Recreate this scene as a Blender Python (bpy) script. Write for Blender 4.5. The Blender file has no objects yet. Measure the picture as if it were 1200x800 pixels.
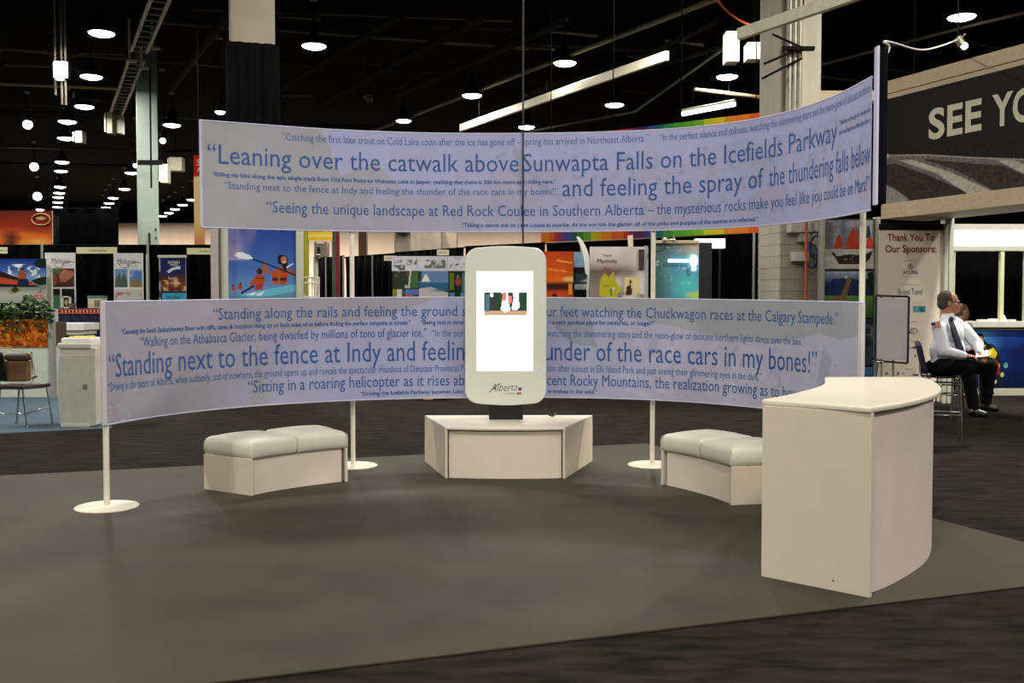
import bpy, bmesh, math, random
import numpy as np
from mathutils import Vector, Matrix

random.seed(7)
C = bpy.context.scene
COL = C.collection
# ------------------------------------------------------------------ camera, world, exposure
FPX, YH, EYE = 1167.0, 358.0, 1.55          # focal length in pixels of a 1200 wide frame, horizon row, eye height
PITCH = math.atan((400 - YH) / FPX)
ZF = -0.012                                  # hall carpet; the booth's foam mat tops out at z = 0
cam_d = bpy.data.cameras.new('camera')
cam = bpy.data.objects.new('camera', cam_d)
COL.objects.link(cam)
cam_d.sensor_fit = 'HORIZONTAL'
cam_d.sensor_width = 36.0
cam_d.lens = 36.0 * FPX / 1200.0
cam_d.clip_end = 300
cam.location = (0, 0, EYE)
cam.rotation_euler = (math.pi / 2 - PITCH, 0, 0)
C.camera = cam
C.view_settings.view_transform = 'Standard'
C.view_settings.look = 'None'
C.view_settings.exposure = 0.0
C.view_settings.gamma = 1.0
C.view_settings.use_curve_mapping = False
C.cycles.use_denoising = True
C.cycles.max_bounces = 6
w = bpy.data.worlds.new('hall_dark')
C.world = w
w.use_nodes = True
w.node_tree.nodes['Background'].inputs[0].default_value = (1.0, 0.93, 0.82, 1)
w.node_tree.nodes['Background'].inputs[1].default_value = 0.012

def area(name, loc, size, power, color=(1, .955, .865), target=None):
    l = bpy.data.lights.new(name, 'AREA')
    l.shape = 'DISK'; l.size = size; l.energy = power; l.color = color
    o = bpy.data.objects.new(name, l); COL.objects.link(o); o.location = loc
    if target is not None:
        d = Vector(target) - Vector(loc)
        o.rotation_euler = d.to_track_quat('-Z', 'Y').to_euler()
    return o

def spot(name, loc, target, power, angle, blend=.4, color=(1, .955, .87), size=.15):
    l = bpy.data.lights.new(name, 'SPOT')
    l.energy = power; l.spot_size = math.radians(angle); l.spot_blend = blend; l.color = color; l.shadow_soft_size = size
    o = bpy.data.objects.new(name, l); COL.objects.link(o); o.location = loc
    o.rotation_euler = (Vector(target) - Vector(loc)).to_track_quat('-Z', 'Y').to_euler()
    return o

LAMP = 1.75
# high bay lamps of the hall that hang outside the frame, over and behind the camera and over the booths; the last three are fill added to brighten the back wall
for i, (x, y, p) in enumerate([(-7, -7, 420), (1, -6, 420), (8, -7, 330), (-9, 3, 300), (9, 2, 260), (0.5, 2.5, 220),
                               (-11, 13, 420), (-2, 14.5, 260), (9, 13, 620), (14, 8, 420), (-16, 20, 360), (3, 23, 300), (-34, 70, 5000), (-16, 70, 5000), (0, 70, 5000)]):
    area('hall_lamp_and_wall_fill', (x, y, 8.4), .7, p * LAMP)
spot('booth_spot_light', (4.4, 4.5, 7.5), (-0.3, 9.2, .6), 450, 46)
spot('booth_spot_light', (-4.6, 4.2, 7.5), (0.3, 9.0, .8), 300, 50)

# ------------------------------------------------------------------ projection helpers (calibration of the photograph -> metres)
_cp, _sp = math.cos(PITCH), math.sin(PITCH)
def ray(px, py):
    x = (px - 600) / FPX; y = -(py - 400) / FPX
    return Vector((x, _cp + y * _sp, -_sp + y * _cp))
def atz(px, py, z):
    d = ray(px, py); t = (z - EYE) / d.z
    return Vector((d.x * t, d.y * t, z))
def aty(px, py, Y):
    d = ray(px, py); t = Y / d.y
    return Vector((d.x * t, Y, EYE + d.z * t))
def proj(p):
    x, y, z = p[0], p[1], p[2] - EYE
    fw = y * _cp - z * _sp; up = y * _sp + z * _cp
    return 600 + FPX * x / fw, 400 - FPX * up / fw

# ------------------------------------------------------------------ materials
def lin(c):
    o = []
    for v in c[:3]:
        v = v / 255.0
        o.append(v / 12.92 if v <= 0.04045 else ((v + 0.055) / 1.055) ** 2.4)
    return tuple(o)
_M = {}
def mat(name, col=(200, 200, 200), rough=.5, metal=0., var=.06, scale=8., bump=0., emit=0., coat=0., stretch=None, spec=.5):
    if name in _M: return _M[name]
    m = bpy.data.materials.new(name); m.use_nodes = True
    nt = m.node_tree; b = nt.nodes['Principled BSDF']
    c = lin(col)
    b.inputs['Roughness'].default_value = rough
    b.inputs['Metallic'].default_value = metal
    b.inputs['Specular IOR Level'].default_value = spec
    if coat: b.inputs['Coat Weight'].default_value = coat
    tc = nt.nodes.new('ShaderNodeTexCoord')
    src = tc.outputs['Object']
    if stretch:
        mp = nt.nodes.new('ShaderNodeMapping'); mp.inputs['Scale'].default_value = stretch
        nt.links.new(src, mp.inputs['Vector']); src = mp.outputs['Vector']
    n = nt.nodes.new('ShaderNodeTexNoise'); n.inputs['Scale'].default_value = scale; n.inputs['Detail'].default_value = 4
    nt.links.new(src, n.inputs['Vector'])
    r = nt.nodes.new('ShaderNodeValToRGB')
    r.color_ramp.elements[0].position = .3; r.color_ramp.elements[1].position = .7
    r.color_ramp.elements[0].color = tuple(max(0, v * (1 - var)) for v in c) + (1,)
    r.color_ramp.elements[1].color = tuple(min(1, v * (1 + var)) for v in c) + (1,)
    nt.links.new(n.outputs['Fac'], r.inputs['Fac'])
    nt.links.new(r.outputs['Color'], b.inputs['Base Color'])
    if bump:
        bp = nt.nodes.new('ShaderNodeBump'); bp.inputs['Strength'].default_value = bump; bp.inputs['Distance'].default_value = .01
        nt.links.new(n.outputs['Fac'], bp.inputs['Height']); nt.links.new(bp.outputs['Normal'], b.inputs['Normal'])
    if emit:
        b.inputs['Emission Color'].default_value = c + (1,)
        b.inputs['Emission Strength'].default_value = emit
    _M[name] = m
    return m
def picmat(name, rough=.5, emit=0., translucent=0.):
    if name in _M: return _M[name]
    m = bpy.data.materials.new(name); m.use_nodes = True
    nt = m.node_tree; b = nt.nodes['Principled BSDF']
    a = nt.nodes.new('ShaderNodeAttribute'); a.attribute_name = 'Col'
    b.inputs['Roughness'].default_value = rough
    b.inputs['Specular IOR Level'].default_value = .12
    if emit:
        b.inputs['Base Color'].default_value = (.02, .02, .02, 1)
        nt.links.new(a.outputs['Color'], b.inputs['Emission Color'])
        b.inputs['Emission Strength'].default_value = emit
    else:
        nt.links.new(a.outputs['Color'], b.inputs['Base Color'])
    if translucent:
        tr = nt.nodes.new('ShaderNodeBsdfTranslucent'); mx = nt.nodes.new('ShaderNodeMixShader')
        mx.inputs[0].default_value = translucent
        nt.links.new(a.outputs['Color'], tr.inputs['Color'])
        nt.links.new(b.outputs[0], mx.inputs[1]); nt.links.new(tr.outputs[0], mx.inputs[2])
        nt.links.new(mx.outputs[0], nt.nodes['Material Output'].inputs[0])
    _M[name] = m
    return m

WHITE = mat('white_laminate', (226, 214, 198), .38, var=.02)
WHITE2 = mat('white_laminate_edge', (220, 208, 188), .45, var=.02)
TOPW = mat('white_counter_top', (232, 224, 205), .3, var=.02)
VINYL = mat('white_vinyl', (218, 216, 198), .5, var=.03, scale=5, bump=.12)
POWDER = mat('white_powder_coat', (232, 226, 205), .4, var=.02)
GLOSSW = mat('kiosk_white', (226, 229, 216), .28, var=.01, coat=.3)
BLACK = mat('black_plastic', (22, 22, 24), .5)
RUBBER = mat('black_cable', (16, 16, 17), .6)
DRAPE = mat('black_drape_cloth', (5, 5, 6), .9, var=.4, scale=3, spec=.04)
ALU = mat('aluminium', (176, 176, 160), .38, metal=.55, var=.05)
ALUL = mat('pale_aluminium', (205, 208, 190), .4, metal=.2, var=.04)
CHROME = mat('chrome', (200, 200, 200), .18, metal=1., var=.03)
STEEL = mat('galvanised_steel', (150, 146, 130), .45, metal=.5, var=.12)
DSTEEL = mat('dark_painted_steel', (16, 15, 14), .7, var=.2, spec=.1)
BLUEINK = mat('blue_ink', (42, 86, 152), .6, var=.03)
DARKINK = mat('dark_ink', (48, 46, 48), .6, var=.03)
REDINK = mat('maroon_ink', (140, 42, 46), .6, var=.03)
CREAMINK = mat('cream_ink', (222, 216, 190), .6, var=.03)
WOOD = mat('pale_wood', (206, 184, 152), .5, var=.08, scale=6, stretch=(.3, 3, 3))
PAPER = mat('white_paper', (236, 236, 228), .6, var=.02)
CREAM = mat('cream_card', (226, 220, 178), .6, var=.03)
PIC = picmat('printed_picture', .55)
FABRIC = picmat('printed_fabric', .75, translucent=.12)
LAMPM = mat('lamp_glow', (255, 246, 236), .5, emit=14., var=0)
NAVY = mat('navy_cloth', (26, 30, 58), .8, var=.15)

# ------------------------------------------------------------------ object helpers
BASE = {}
def props(o, label=None, cat=None, group=None, kind=None):
    if label: o['label'] = label
    if cat: o['category'] = cat
    if group: o['group'] = group
    if kind: o['kind'] = kind
    return o
def thing(name, label, cat, loc=(0, 0, 0), group=None):
    o = bpy.data.objects.new(name, None); COL.objects.link(o)
    o.location = loc; o.empty_display_size = .1
    BASE[o.name] = Vector(loc)
    return props(o, label, cat, group)
class MB:
    """collects geometry in world metres and links it as one mesh object"""
    def __init__(s): s.v = []; s.f = []; s.mi = []; s.sm = []
    def add(s, v, f, mi=0, smooth=False):
        n = len(s.v); s.v += [tuple(p) for p in v]; s.f += [tuple(i + n for i in q) for q in f]
        s.mi += [mi] * len(f); s.sm += [smooth] * len(f); return s
    def box(s, a, b, mi=0, rot=0, piv=None, bev=0):
        x0, y0, z0 = a; x1, y1, z1 = b
        if x0 > x1: x0, x1 = x1, x0
        if y0 > y1: y0, y1 = y1, y0
        if z0 > z1: z0, z1 = z1, z0
        v = [(x0, y0, z0), (x1, y0, z0), (x1, y1, z0), (x0, y1, z0), (x0, y0, z1), (x1, y0, z1), (x1, y1, z1), (x0, y1, z1)]
        f = [(3, 2, 1, 0), (4, 5, 6, 7), (0, 1, 5, 4), (1, 2, 6, 5), (2, 3, 7, 6), (3, 0, 4, 7)]
        if bev:
            bm = bmesh.new(); vv = [bm.verts.new(p) for p in v]
            for q in f: bm.faces.new([vv[i] for i in q])
            bmesh.ops.bevel(bm, geom=bm.edges[:], offset=bev, segments=2, affect='EDGES', profile=.6)
            bm.verts.index_update()
            v = [tuple(q.co) for q in bm.verts]; f = [tuple(q.index for q in g.verts) for g in bm.faces]; bm.free()
        if rot:
            px, py = piv if piv else ((x0 + x1) / 2, (y0 + y1) / 2)
            c, sn = math.cos(rot), math.sin(rot)
            v = [(px + (x - px) * c - (y - py) * sn, py + (x - px) * sn + (y - py) * c, z) for x, y, z in v]
        return s.add(v, f, mi)
    def prism(s, poly, z0, z1, mi=0, bev=0, smooth=False, seg=2):
        n = len(poly)
        bm = bmesh.new()
        lo = [bm.verts.new((p[0], p[1], z0)) for p in poly]; hi = [bm.verts.new((p[0], p[1], z1)) for p in poly]
        bm.faces.new(lo[::-1]); bm.faces.new(hi)
        for i in range(n): bm.faces.new((lo[i], lo[(i + 1) % n], hi[(i + 1) % n], hi[i]))
        bmesh.ops.recalc_face_normals(bm, faces=bm.faces[:])
        if bev:
            es = [e for e in bm.edges if abs(e.verts[0].co.z - e.verts[1].co.z) < 1e-6]
            bmesh.ops.bevel(bm, geom=es, offset=bev, segments=seg, affect='EDGES', profile=.5)
        bm.verts.index_update()
        s.add([tuple(q.co) for q in bm.verts], [tuple(q.index for q in g.verts) for g in bm.faces], mi, smooth)
        bm.free(); return s
    def tube(s, pts, r, mi=0, n=8, closed=False, r1=None):
        pts = [Vector(p) for p in pts]; k = len(pts); rings = []
        up = Vector((0, 0, 1))
        for i, p in enumerate(pts):
            if closed: t = pts[(i + 1) % k] - pts[i - 1]
            else: t = pts[min(i + 1, k - 1)] - pts[max(i - 1, 0)]
            t.normalize()
            a = t.cross(up if abs(t.z) < .95 else Vector((1, 0, 0))).normalized(); b = t.cross(a).normalized()
            rr = r if r1 is None else r + (r1 - r) * i / (k - 1)
            rings.append([p + a * rr * math.cos(2 * math.pi * j / n) + b * rr * math.sin(2 * math.pi * j / n) for j in range(n)])
        v = [q for rg in rings for q in rg]; f = []
        for i in range(k if closed else k - 1):
            for j in range(n):
                i2 = (i + 1) % k
                f.append((i * n + j, i * n + (j + 1) % n, i2 * n + (j + 1) % n, i2 * n + j))
        s.add(v, f, mi, True)
        if not closed:
            s.add(rings[0], [tuple(range(n))[::-1]], mi); s.add(rings[-1], [tuple(range(n))], mi)
        return s
    def lathe(s, prof, c, n=24, mi=0, ax='z'):
        v = []; f = []
        for r, z in prof:
            for j in range(n):
                a = 2 * math.pi * j / n
                v.append((c[0] + r * math.cos(a), c[1] + r * math.sin(a), c[2] + z))
        for i in range(len(prof) - 1):
            for j in range(n):
                f.append((i * n + j, i * n + (j + 1) % n, (i + 1) * n + (j + 1) % n, (i + 1) * n + j))
        s.add(v, f, mi, True)
        if prof[0][0] > 1e-5: s.add(v[:n], [tuple(range(n))[::-1]], mi)
        if prof[-1][0] > 1e-5: s.add(v[-n:], [tuple(range(n))], mi)
        return s
    def ball(s, c, r, mi=0, n=12, m=8):
        r = (r, r, r) if isinstance(r, (int, float)) else r
        v = []; f = []
        for i in range(m + 1):
            t = math.pi * i / m
            for j in range(n):
                a = 2 * math.pi * j / n
                v.append((c[0] + r[0] * math.sin(t) * math.cos(a), c[1] + r[1] * math.sin(t) * math.sin(a), c[2] + r[2] * math.cos(t)))
        for i in range(m):
            for j in range(n): f.append((i * n + j, (i + 1) * n + j, (i + 1) * n + (j + 1) % n, i * n + (j + 1) % n))
        return s.add(v, f, mi, True)
    def build(s, name, mats, parent=None, loc=None, label=None, cat=None, group=None, kind=None):
        if not isinstance(mats, (list, tuple)): mats = [mats]
        off = BASE[parent.name] if parent is not None else Vector(loc if loc is not None else (0, 0, 0))
        me = bpy.data.meshes.new(name)
        me.from_pydata([(x - off.x, y - off.y, z - off.z) for x, y, z in s.v], [], s.f)
        for m in mats: me.materials.append(m)
        me.polygons.foreach_set('material_index', s.mi); me.polygons.foreach_set('use_smooth', s.sm)
        me.update()
        o = bpy.data.objects.new(name, me); COL.objects.link(o)
        if parent is not None: o.parent = parent
        else: o.location = off
        BASE[o.name] = off
        return props(o, label, cat, group, kind)
def catmull(P, per=8):
    P = [Vector(p) for p in P]; out = []
    for i in range(len(P) - 1):
        p0 = P[max(i - 1, 0)]; p1 = P[i]; p2 = P[i + 1]; p3 = P[min(i + 2, len(P) - 1)]
        for k in range(per):
            t = k / per
            out.append(.5 * ((2 * p1) + (-p0 + p2) * t + (2 * p0 - 5 * p1 + 4 * p2 - p3) * t * t + (-p0 + 3 * p1 - 3 * p2 + p3) * t ** 3))
    out.append(P[-1]); return out
def arc3(a, b, R, n=14, side=1):
    """points of the arc of radius R from a to b (2-D)"""
    a = Vector(a[:2]); b = Vector(b[:2]); m = (a + b) / 2; d = b - a; h = math.sqrt(max(1e-9, R * R - d.length_squared / 4))
    nrm = Vector((-d.y, d.x)).normalized() * side; c = m + nrm * h
    a0 = math.atan2(a.y - c.y, a.x - c.x); a1 = math.atan2(b.y - c.y, b.x - c.x)
    while a1 - a0 > math.pi: a1 -= 2 * math.pi
    while a1 - a0 < -math.pi: a1 += 2 * math.pi
    return [(c.x + R * math.cos(a0 + (a1 - a0) * i / n), c.y + R * math.sin(a0 + (a1 - a0) * i / n)) for i in range(n + 1)], c

# ------------------------------------------------------------------ lettering
_TXT = {}
def glyphs(s, bold=0., shear=0., res=2):
    key = (s, bold, shear, res)
    if key in _TXT: return _TXT[key]
    cu = bpy.data.curves.new('t', 'FONT'); cu.body = s; cu.size = 1; cu.resolution_u = res; cu.offset = bold; cu.shear = shear
    o = bpy.data.objects.new('t', cu); COL.objects.link(o)
    dg = bpy.context.evaluated_depsgraph_get(); dg.update()
    me = bpy.data.meshes.new_from_object(o.evaluated_get(dg))
    v = np.array([q.co[:] for q in me.vertices]).reshape(-1, 3)[:, :2]; f = [tuple(p.vertices) for p in me.polygons]
    bpy.data.objects.remove(o); bpy.data.curves.remove(cu); bpy.data.meshes.remove(me)
    _TXT[key] = (v, f); return v, f
CAP = .70                                     # cap height of the built-in font at size 1
def flat_text(mb, s, origin, ux, uy, width, cap, mi=0, bold=0., shear=0., align='l', res=2):
    """text on a plane: origin + ux * x + uy * y; width None keeps the natural proportions"""
    v, f = glyphs(s, bold, shear, res)
    if len(v) == 0: return 0
    x0, x1 = v[:, 0].min(), v[:, 0].max(); sy = cap / CAP
    sx = sy if width is None else width / (x1 - x0)
    tot = (x1 - x0) * sx
    sh = {'l': 0, 'c': -tot / 2, 'r': -tot}[align]
    origin = Vector(origin); ux = Vector(ux); uy = Vector(uy)
    mb.add([origin + ux * ((p[0] - x0) * sx + sh) + uy * (p[1] * sy) for p in v], f, mi)
    return tot

# ------------------------------------------------------------------ pictures printed on posters (colour per vertex of a fine grid)
def vnoise(U, V, sc, seed, octv=3, asp=1.):
    rs = np.random.RandomState(seed); out = np.zeros_like(U); amp = 1.; tot = 0
    for o in range(octv):
        n = int(sc * 2 ** o * max(1, asp)) + 3; g = rs.rand(n + 2, n + 2)
        x = U * sc * asp * 2 ** o; y = V * sc * 2 ** o
        xi = np.clip(x.astype(int), 0, n); yi = np.clip(y.astype(int), 0, n)
        fx = x - xi; fy = y - yi; fx = fx * fx * (3 - 2 * fx); fy = fy * fy * (3 - 2 * fy)
        a = g[yi, xi] * (1 - fx) + g[yi, xi + 1] * fx; b = g[yi + 1, xi] * (1 - fx) + g[yi + 1, xi + 1] * fx
        out += amp * (a * (1 - fy) + b * fy); tot += amp; amp *= .5
    return out / tot
def inpoly(U, V, P):
    ins = np.zeros(U.shape, bool); n = len(P)
    for i in range(n):
        x0, y0 = P[i]; x1, y1 = P[(i + 1) % n]
        if y0 == y1: continue
        c = ((y0 > V) != (y1 > V)) & (U < (x1 - x0) * (V - y0) / (y1 - y0) + x0)
        ins ^= c
    return ins
def paint(layers, nu, nv, asp):
    U, V = np.meshgrid(np.linspace(0, 1, nu + 1), np.linspace(0, 1, nv + 1))
    A = np.zeros(U.shape + (3,)) + .5
    for L in layers:
        k = L[0]
        if k in 'gh':
            T = V if k == 'g' else U
            ps = [p for p, c in L[1]]; cs = np.array([lin(c) for p, c in L[1]])
            for ch in range(3): A[..., ch] = np.interp(T, ps, cs[:, ch])
        elif k == 'p': A[inpoly(U, V, L[1])] = lin(L[2])
        elif k == 'r': A[(U >= L[1]) & (U <= L[3]) & (V >= L[2]) & (V <= L[4])] = lin(L[5])
        elif k == 'e': A[((U - L[1]) / L[3]) ** 2 + ((V - L[2]) / L[4]) ** 2 <= 1] = lin(L[5])
        elif k == 'soft':
            d = np.clip(1 - np.sqrt(((U - L[1]) / L[3]) ** 2 + ((V - L[2]) / L[4]) ** 2), 0, 1)[..., None] ** .8
            A = A * (1 - d) + np.array(lin(L[5])) * d
        elif k == 'l':
            P = L[1]
            for i in range(len(P) - 1):
                ax, ay = P[i][0] * asp, P[i][1]; bx, by = P[i + 1][0] * asp, P[i + 1][1]
                dx, dy = bx - ax, by - ay; q = dx * dx + dy * dy + 1e-12
                t = np.clip(((U * asp - ax) * dx + (V - ay) * dy) / q, 0, 1)
                A[(U * asp - ax - t * dx) ** 2 + (V - ay - t * dy) ** 2 <= (L[2] / 2) ** 2] = lin(L[3])
        elif k == 'n':       # mottle inside a rectangle
            m = (U >= L[4]) & (U <= L[6]) & (V >= L[5]) & (V <= L[7]) if len(L) > 4 else np.ones(U.shape, bool)
            n = vnoise(U, V, L[1], L[3], 3, asp)
            A[m] *= (1 + (n[m] - .5) * 2 * L[2])[:, None]
        elif k == 'c':       # patches of a colour where the noise is high: scale, threshold, seed, colour, rectangle
            n = vnoise(U, V, L[1], L[3], 3, asp); u0, v0, u1, v1 = L[5] if len(L) > 5 else (0, 0, 1, 1)
            wgt = np.clip((n - L[2]) / .16, 0, 1) * ((U >= u0) & (U <= u1) & (V >= v0) & (V <= v1))
            A = A * (1 - wgt[..., None]) + np.array(lin(L[4])) * wgt[..., None]
    return np.clip(A, 0, 1)
def picture(name, o, ux, uz, W, H, layers, parent=None, res=None, thick=.02, m=None, edge=(225, 222, 210), label=None, cat=None, group=None, scale=1.):
    """a printed board: lower-left corner o, unit vectors ux / uz, size W x H, with a back and edges"""
    o = Vector(o); ux = Vector(ux).normalized(); uz = Vector(uz).normalized(); nrm = ux.cross(uz).normalized()
    if nrm.y > 0: nrm = -nrm
    if res is None: res = 90
    nu = max(4, int(res * min(1.5, max(.35, W / H)))); nv = max(4, int(nu * H / W)) if W < H * 3 else res // 2
    A = paint(layers, nu, nv, W / H) * scale
    v = []; cols = []
    for j in range(nv + 1):
        for i in range(nu + 1):
            v.append(o + ux * (W * i / nu) + uz * (H * j / nv)); cols.append(tuple(A[j, i]) + (1.,))
    f = [(j * (nu + 1) + i, j * (nu + 1) + i + 1, (j + 1) * (nu + 1) + i + 1, (j + 1) * (nu + 1) + i) for j in range(nv) for i in range(nu)]
    k = len(v); c = [o, o + ux * W, o + ux * W + uz * H, o + uz * H]; bk = [p - nrm * thick for p in c]
    v += c + bk; ec = lin(edge) + (1.,); cols += [ec] * 8
    for i in range(4): f.append((k + i, k + (i + 1) % 4, k + 4 + (i + 1) % 4, k + 4 + i))
    f.append((k + 7, k + 6, k + 5, k + 4))
    mb = MB(); mb.add(v, f)
    ob = mb.build(name, m or PIC, parent, loc=None if parent is not None else o, label=label, cat=cat, group=group)
    at = ob.data.color_attributes.new('Col', 'FLOAT_COLOR', 'POINT')
    at.data.foreach_set('color', np.array(cols, np.float32).ravel())
    return ob
def facing(px0, py0, px1, py1, Y, Yr=None):
    """corner, ux, W, H of an upright rectangle seen at those pixels, standing at depth Y (left) to Yr (right)"""
    Yr = Y if Yr is None else Yr
    a = aty(px0, py1, Y); t = aty(px0, py0, Y); b = aty(px1, py1, Yr)
    ux = Vector((b.x - a.x, b.y - a.y, 0)); W = ux.length
    return a, ux / W, W, t.z - a.z
UZ = Vector((0, 0, 1))

# ================================================================== THE HALL
CARPET = mat('dark_hall_carpet', (36, 32, 27), .95, var=.55, scale=5, bump=.3, stretch=(.6, 2.0, 1), spec=.05)
MATF = mat('grey_foam_floor', (62, 58, 47), .66, var=.16, scale=1.6, bump=.05, spec=.16)
CEILM = mat('black_ceiling', (3, 3, 3), .9, var=.2, spec=.02)
WALLP = mat('beige_hall_wall', (196, 172, 150), .8, var=.06, scale=.6, stretch=(3, 3, .2))
WALLD = mat('dark_hall_wall', (6, 6, 5), .9, spec=.02)
CONC = mat('painted_concrete', (184, 177, 160), .7, var=.10, scale=3, stretch=(3, 3, .3))
def slab(name, a, b, m): return MB().box(a, b).build(name, m, kind='structure')
slab('floor', (-48, -14, ZF - .1), (48, 84, ZF), CARPET)
slab('ceiling', (-48, -14, 9.8), (48, 84, 9.95), CEILM)
slab('wall_back', (-48, 82, 0), (48, 82.3, 9.8), WALLD)
slab('wall_back_lower', (-48, 81.8, 0), (48, 82, 8.3), WALLP)
slab('wall_left', (-48.2, -14, 0), (-48, 82, 9.8), WALLD)
slab('wall_right', (48, -14, 0), (48.2, 82, 9.8), WALLD)
slab('wall_front', (-48, -14.2, 0), (48, -14, 9.8), WALLD)

# blue carpet of the stand on the left
p = [atz(-160, 516, 0), atz(0, 507, 0), atz(131, 500.5, 0), atz(120, 440, 0), atz(-160, 440, 0)]
MB().prism([(q.x, q.y) for q in p], ZF, -.006).build('blue_carpet', mat('blue_stand_carpet', (62, 82, 98), .95, var=.18, scale=14, bump=.2), label='slate blue carpet under the white cabinet and chrome chair', cat='carpet')

# the foam mat of the stand: corner at the back, square to the hall's own grid
mc = Vector((1.52, 11.19)); d1 = Vector((-.945, -.327)); d2 = Vector((.365, -.931))
q = [mc, mc + d1 * 9.4, mc + d1 * 9.4 + d2 * 5.85, mc + d2 * 5.85]
mb = MB().prism([tuple(t) for t in q], ZF, 0, bev=.004)
fm = MATF.node_tree
tc = fm.nodes.new('ShaderNodeTexCoord'); mp = fm.nodes.new('ShaderNodeMapping'); mp.inputs['Rotation'].default_value = (0, 0, math.radians(-19))
br = fm.nodes.new('ShaderNodeTexBrick'); br.offset = 0; br.inputs['Scale'].default_value = 1.64; br.inputs['Mortar Size'].default_value = .004
br.inputs['Brick Width'].default_value = 1; br.inputs['Row Height'].default_value = 1
br.inputs['Color1'].default_value = (1, 1, 1, 1); br.inputs['Color2'].default_value = (.95, .95, .93, 1); br.inputs['Mortar'].default_value = (.86, .86, .84, 1)
mx = fm.nodes.new('ShaderNodeMix'); mx.data_type = 'RGBA'; mx.blend_type = 'MULTIPLY'; mx.inputs['Factor'].default_value = 1
bs = fm.nodes['Principled BSDF']; src = bs.inputs['Base Color'].links[0].from_socket
fm.links.new(tc.outputs['Object'], mp.inputs[0]); fm.links.new(mp.outputs[0], br.inputs['Vector'])
fm.links.new(src, mx.inputs[6]); fm.links.new(br.outputs['Color'], mx.inputs[7]); fm.links.new(mx.outputs[2], bs.inputs['Base Color'])
mb.build('foam_floor_mat', MATF, label='large grey green foam mat covering the floor of the booth', cat='floor mat')

# ------------------------------------------------------------------ columns
def column(name, px0, px1, Y, label, m, top=9.8, rot=.35):
    a = aty(px0, 358, Y).x; b = aty(px1, 358, Y).x; wd = (b - a) / (math.cos(rot) + math.sin(rot)) ; cx = (a + b) / 2
    t = thing(name, label, 'column', (cx, Y, ZF))
    MB().box((cx - wd / 2, Y - wd / 2, ZF), (cx + wd / 2, Y + wd / 2, top), rot=rot, bev=.03).build('shaft', m, t)
    return t, cx, wd
GRN = mat('green_white_column_paint', (128, 142, 132), .6, var=.06, scale=2)
t, cx, wd = column('concrete_column', 160, 190, 32, 'pale green column with a punched steel plate behind the left drapes', GRN)
a, ux, W, H = facing(167, 257, 187, 345, 31.15)
mb = MB().box((a.x, 31.1, a.z), (a.x + W, 31.2, a.z + H), bev=.01)
mb.build('steel_plate', mat('plate_grey', (150, 160, 150), .5), t)
mb = MB(); mb.box((a.x + W * .43, 31.07, a.z + H * .55), (a.x + W * .55, 31.1, a.z + H * .82))
for i in range(6): mb.box((a.x + W * .83, 31.07, a.z + H * (.3 + .11 * i)), (a.x + W * .9, 31.1, a.z + H * (.33 + .11 * i)))
mb.build('bolt_hole_pattern', BLACK, t)
c = aty(178, 300, 31)
MB().tube([(c.x, 31.03, 5.2), (c.x, 31.03, 8.9)], .03).box((c.x - .4, 30.98, 5.9), (c.x + .35, 31.05, 6.05)).build('conduit', DSTEEL, t)
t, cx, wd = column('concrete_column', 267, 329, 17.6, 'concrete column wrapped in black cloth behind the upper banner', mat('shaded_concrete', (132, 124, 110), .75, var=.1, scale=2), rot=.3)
n = 56; pts = []
for i in range(n):
    a_ = 2 * math.pi * i / n; r = (wd * .57) / max(abs(math.cos(a_)), abs(math.sin(a_))) + .022 * math.sin(i * 2.2) + .014 * math.sin(i * 1.37)
    x, y = r * math.cos(a_), r * math.sin(a_); pts.append((cx + x * math.cos(.3) - y * math.sin(.3), 17.6 + x * math.sin(.3) + y * math.cos(.3)))
ztop = aty(298, 50, 17.2).z
MB().prism(pts, ZF, ztop).build('cloth_wrap', mat('black_column_cloth', (7, 7, 8), .85, var=.3, scale=2, spec=.06), t)
t, cx, wd = column('concrete_column', 892, 954, 17.6, 'grey concrete column with utility boxes behind the right end of the banners', CONC, rot=.25)
yb = 17.6 - wd * .62
mb = MB()
for k in range(16): mb.box((cx - wd / 2 - .003, 17.6 - wd / 2 - .003, .2 + .2 * k), (cx + wd / 2 + .003, 17.6 + wd / 2 + .003, .21 + .2 * k), rot=.25)
mb.build('block_joint_groove', mat('joint_grey', (150, 142, 126), .8), t)
def fbox(px0, py0, px1, py1, Y, d, mb, mi=0, bev=0.):
    a = aty(px0, py1, Y); b = aty(px1, py0, Y)
    mb.box((a.x, Y, a.z), (b.x, Y + d, b.z), mi, bev=bev); return mb
MB_ = MB(); fbox(926, 256, 955, 272, yb - .2, .3, MB_, bev=.02); fbox(937, 272, 951, 283, yb - .12, .22, MB_, bev=.02); fbox(930, 295, 948, 306, yb - .15, .25, MB_, bev=.02)
MB_.build('utility_box', mat('box_grey', (196, 196, 184), .5), t)
mb = MB(); a = aty(944.5, 350, yb - .27); mb.tube([(a.x, yb - .25, ZF), (a.x, yb - .25, 3.4)], .022)
mb.build('orange_conduit', mat('orange_cord', (196, 84, 40), .6), t, label='orange conduit')
mb = MB()
for k, (x, y) in enumerate([(955, 285), (957, 290), (952, 300)]):
    a = aty(x, y, yb - .1); mb.tube([(a.x + .1 * math.cos(s * .35), yb - .1 + .01 * k, a.z + .2 * math.sin(s * .35)) for s in range(18)], .018, closed=True)
mb.build('hose_coil', mat('blue_hose', (40, 72, 120), .5), t)
mb = MB()
for x in (926, 932, 938):
    a = aty(x, 90, yb - .2); mb.tube([(a.x, yb - .12, 4.2), (a.x, yb - .12, 9.6)], .05)
mb.build('riser_pipe', STEEL, t)
mb = MB()
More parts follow.
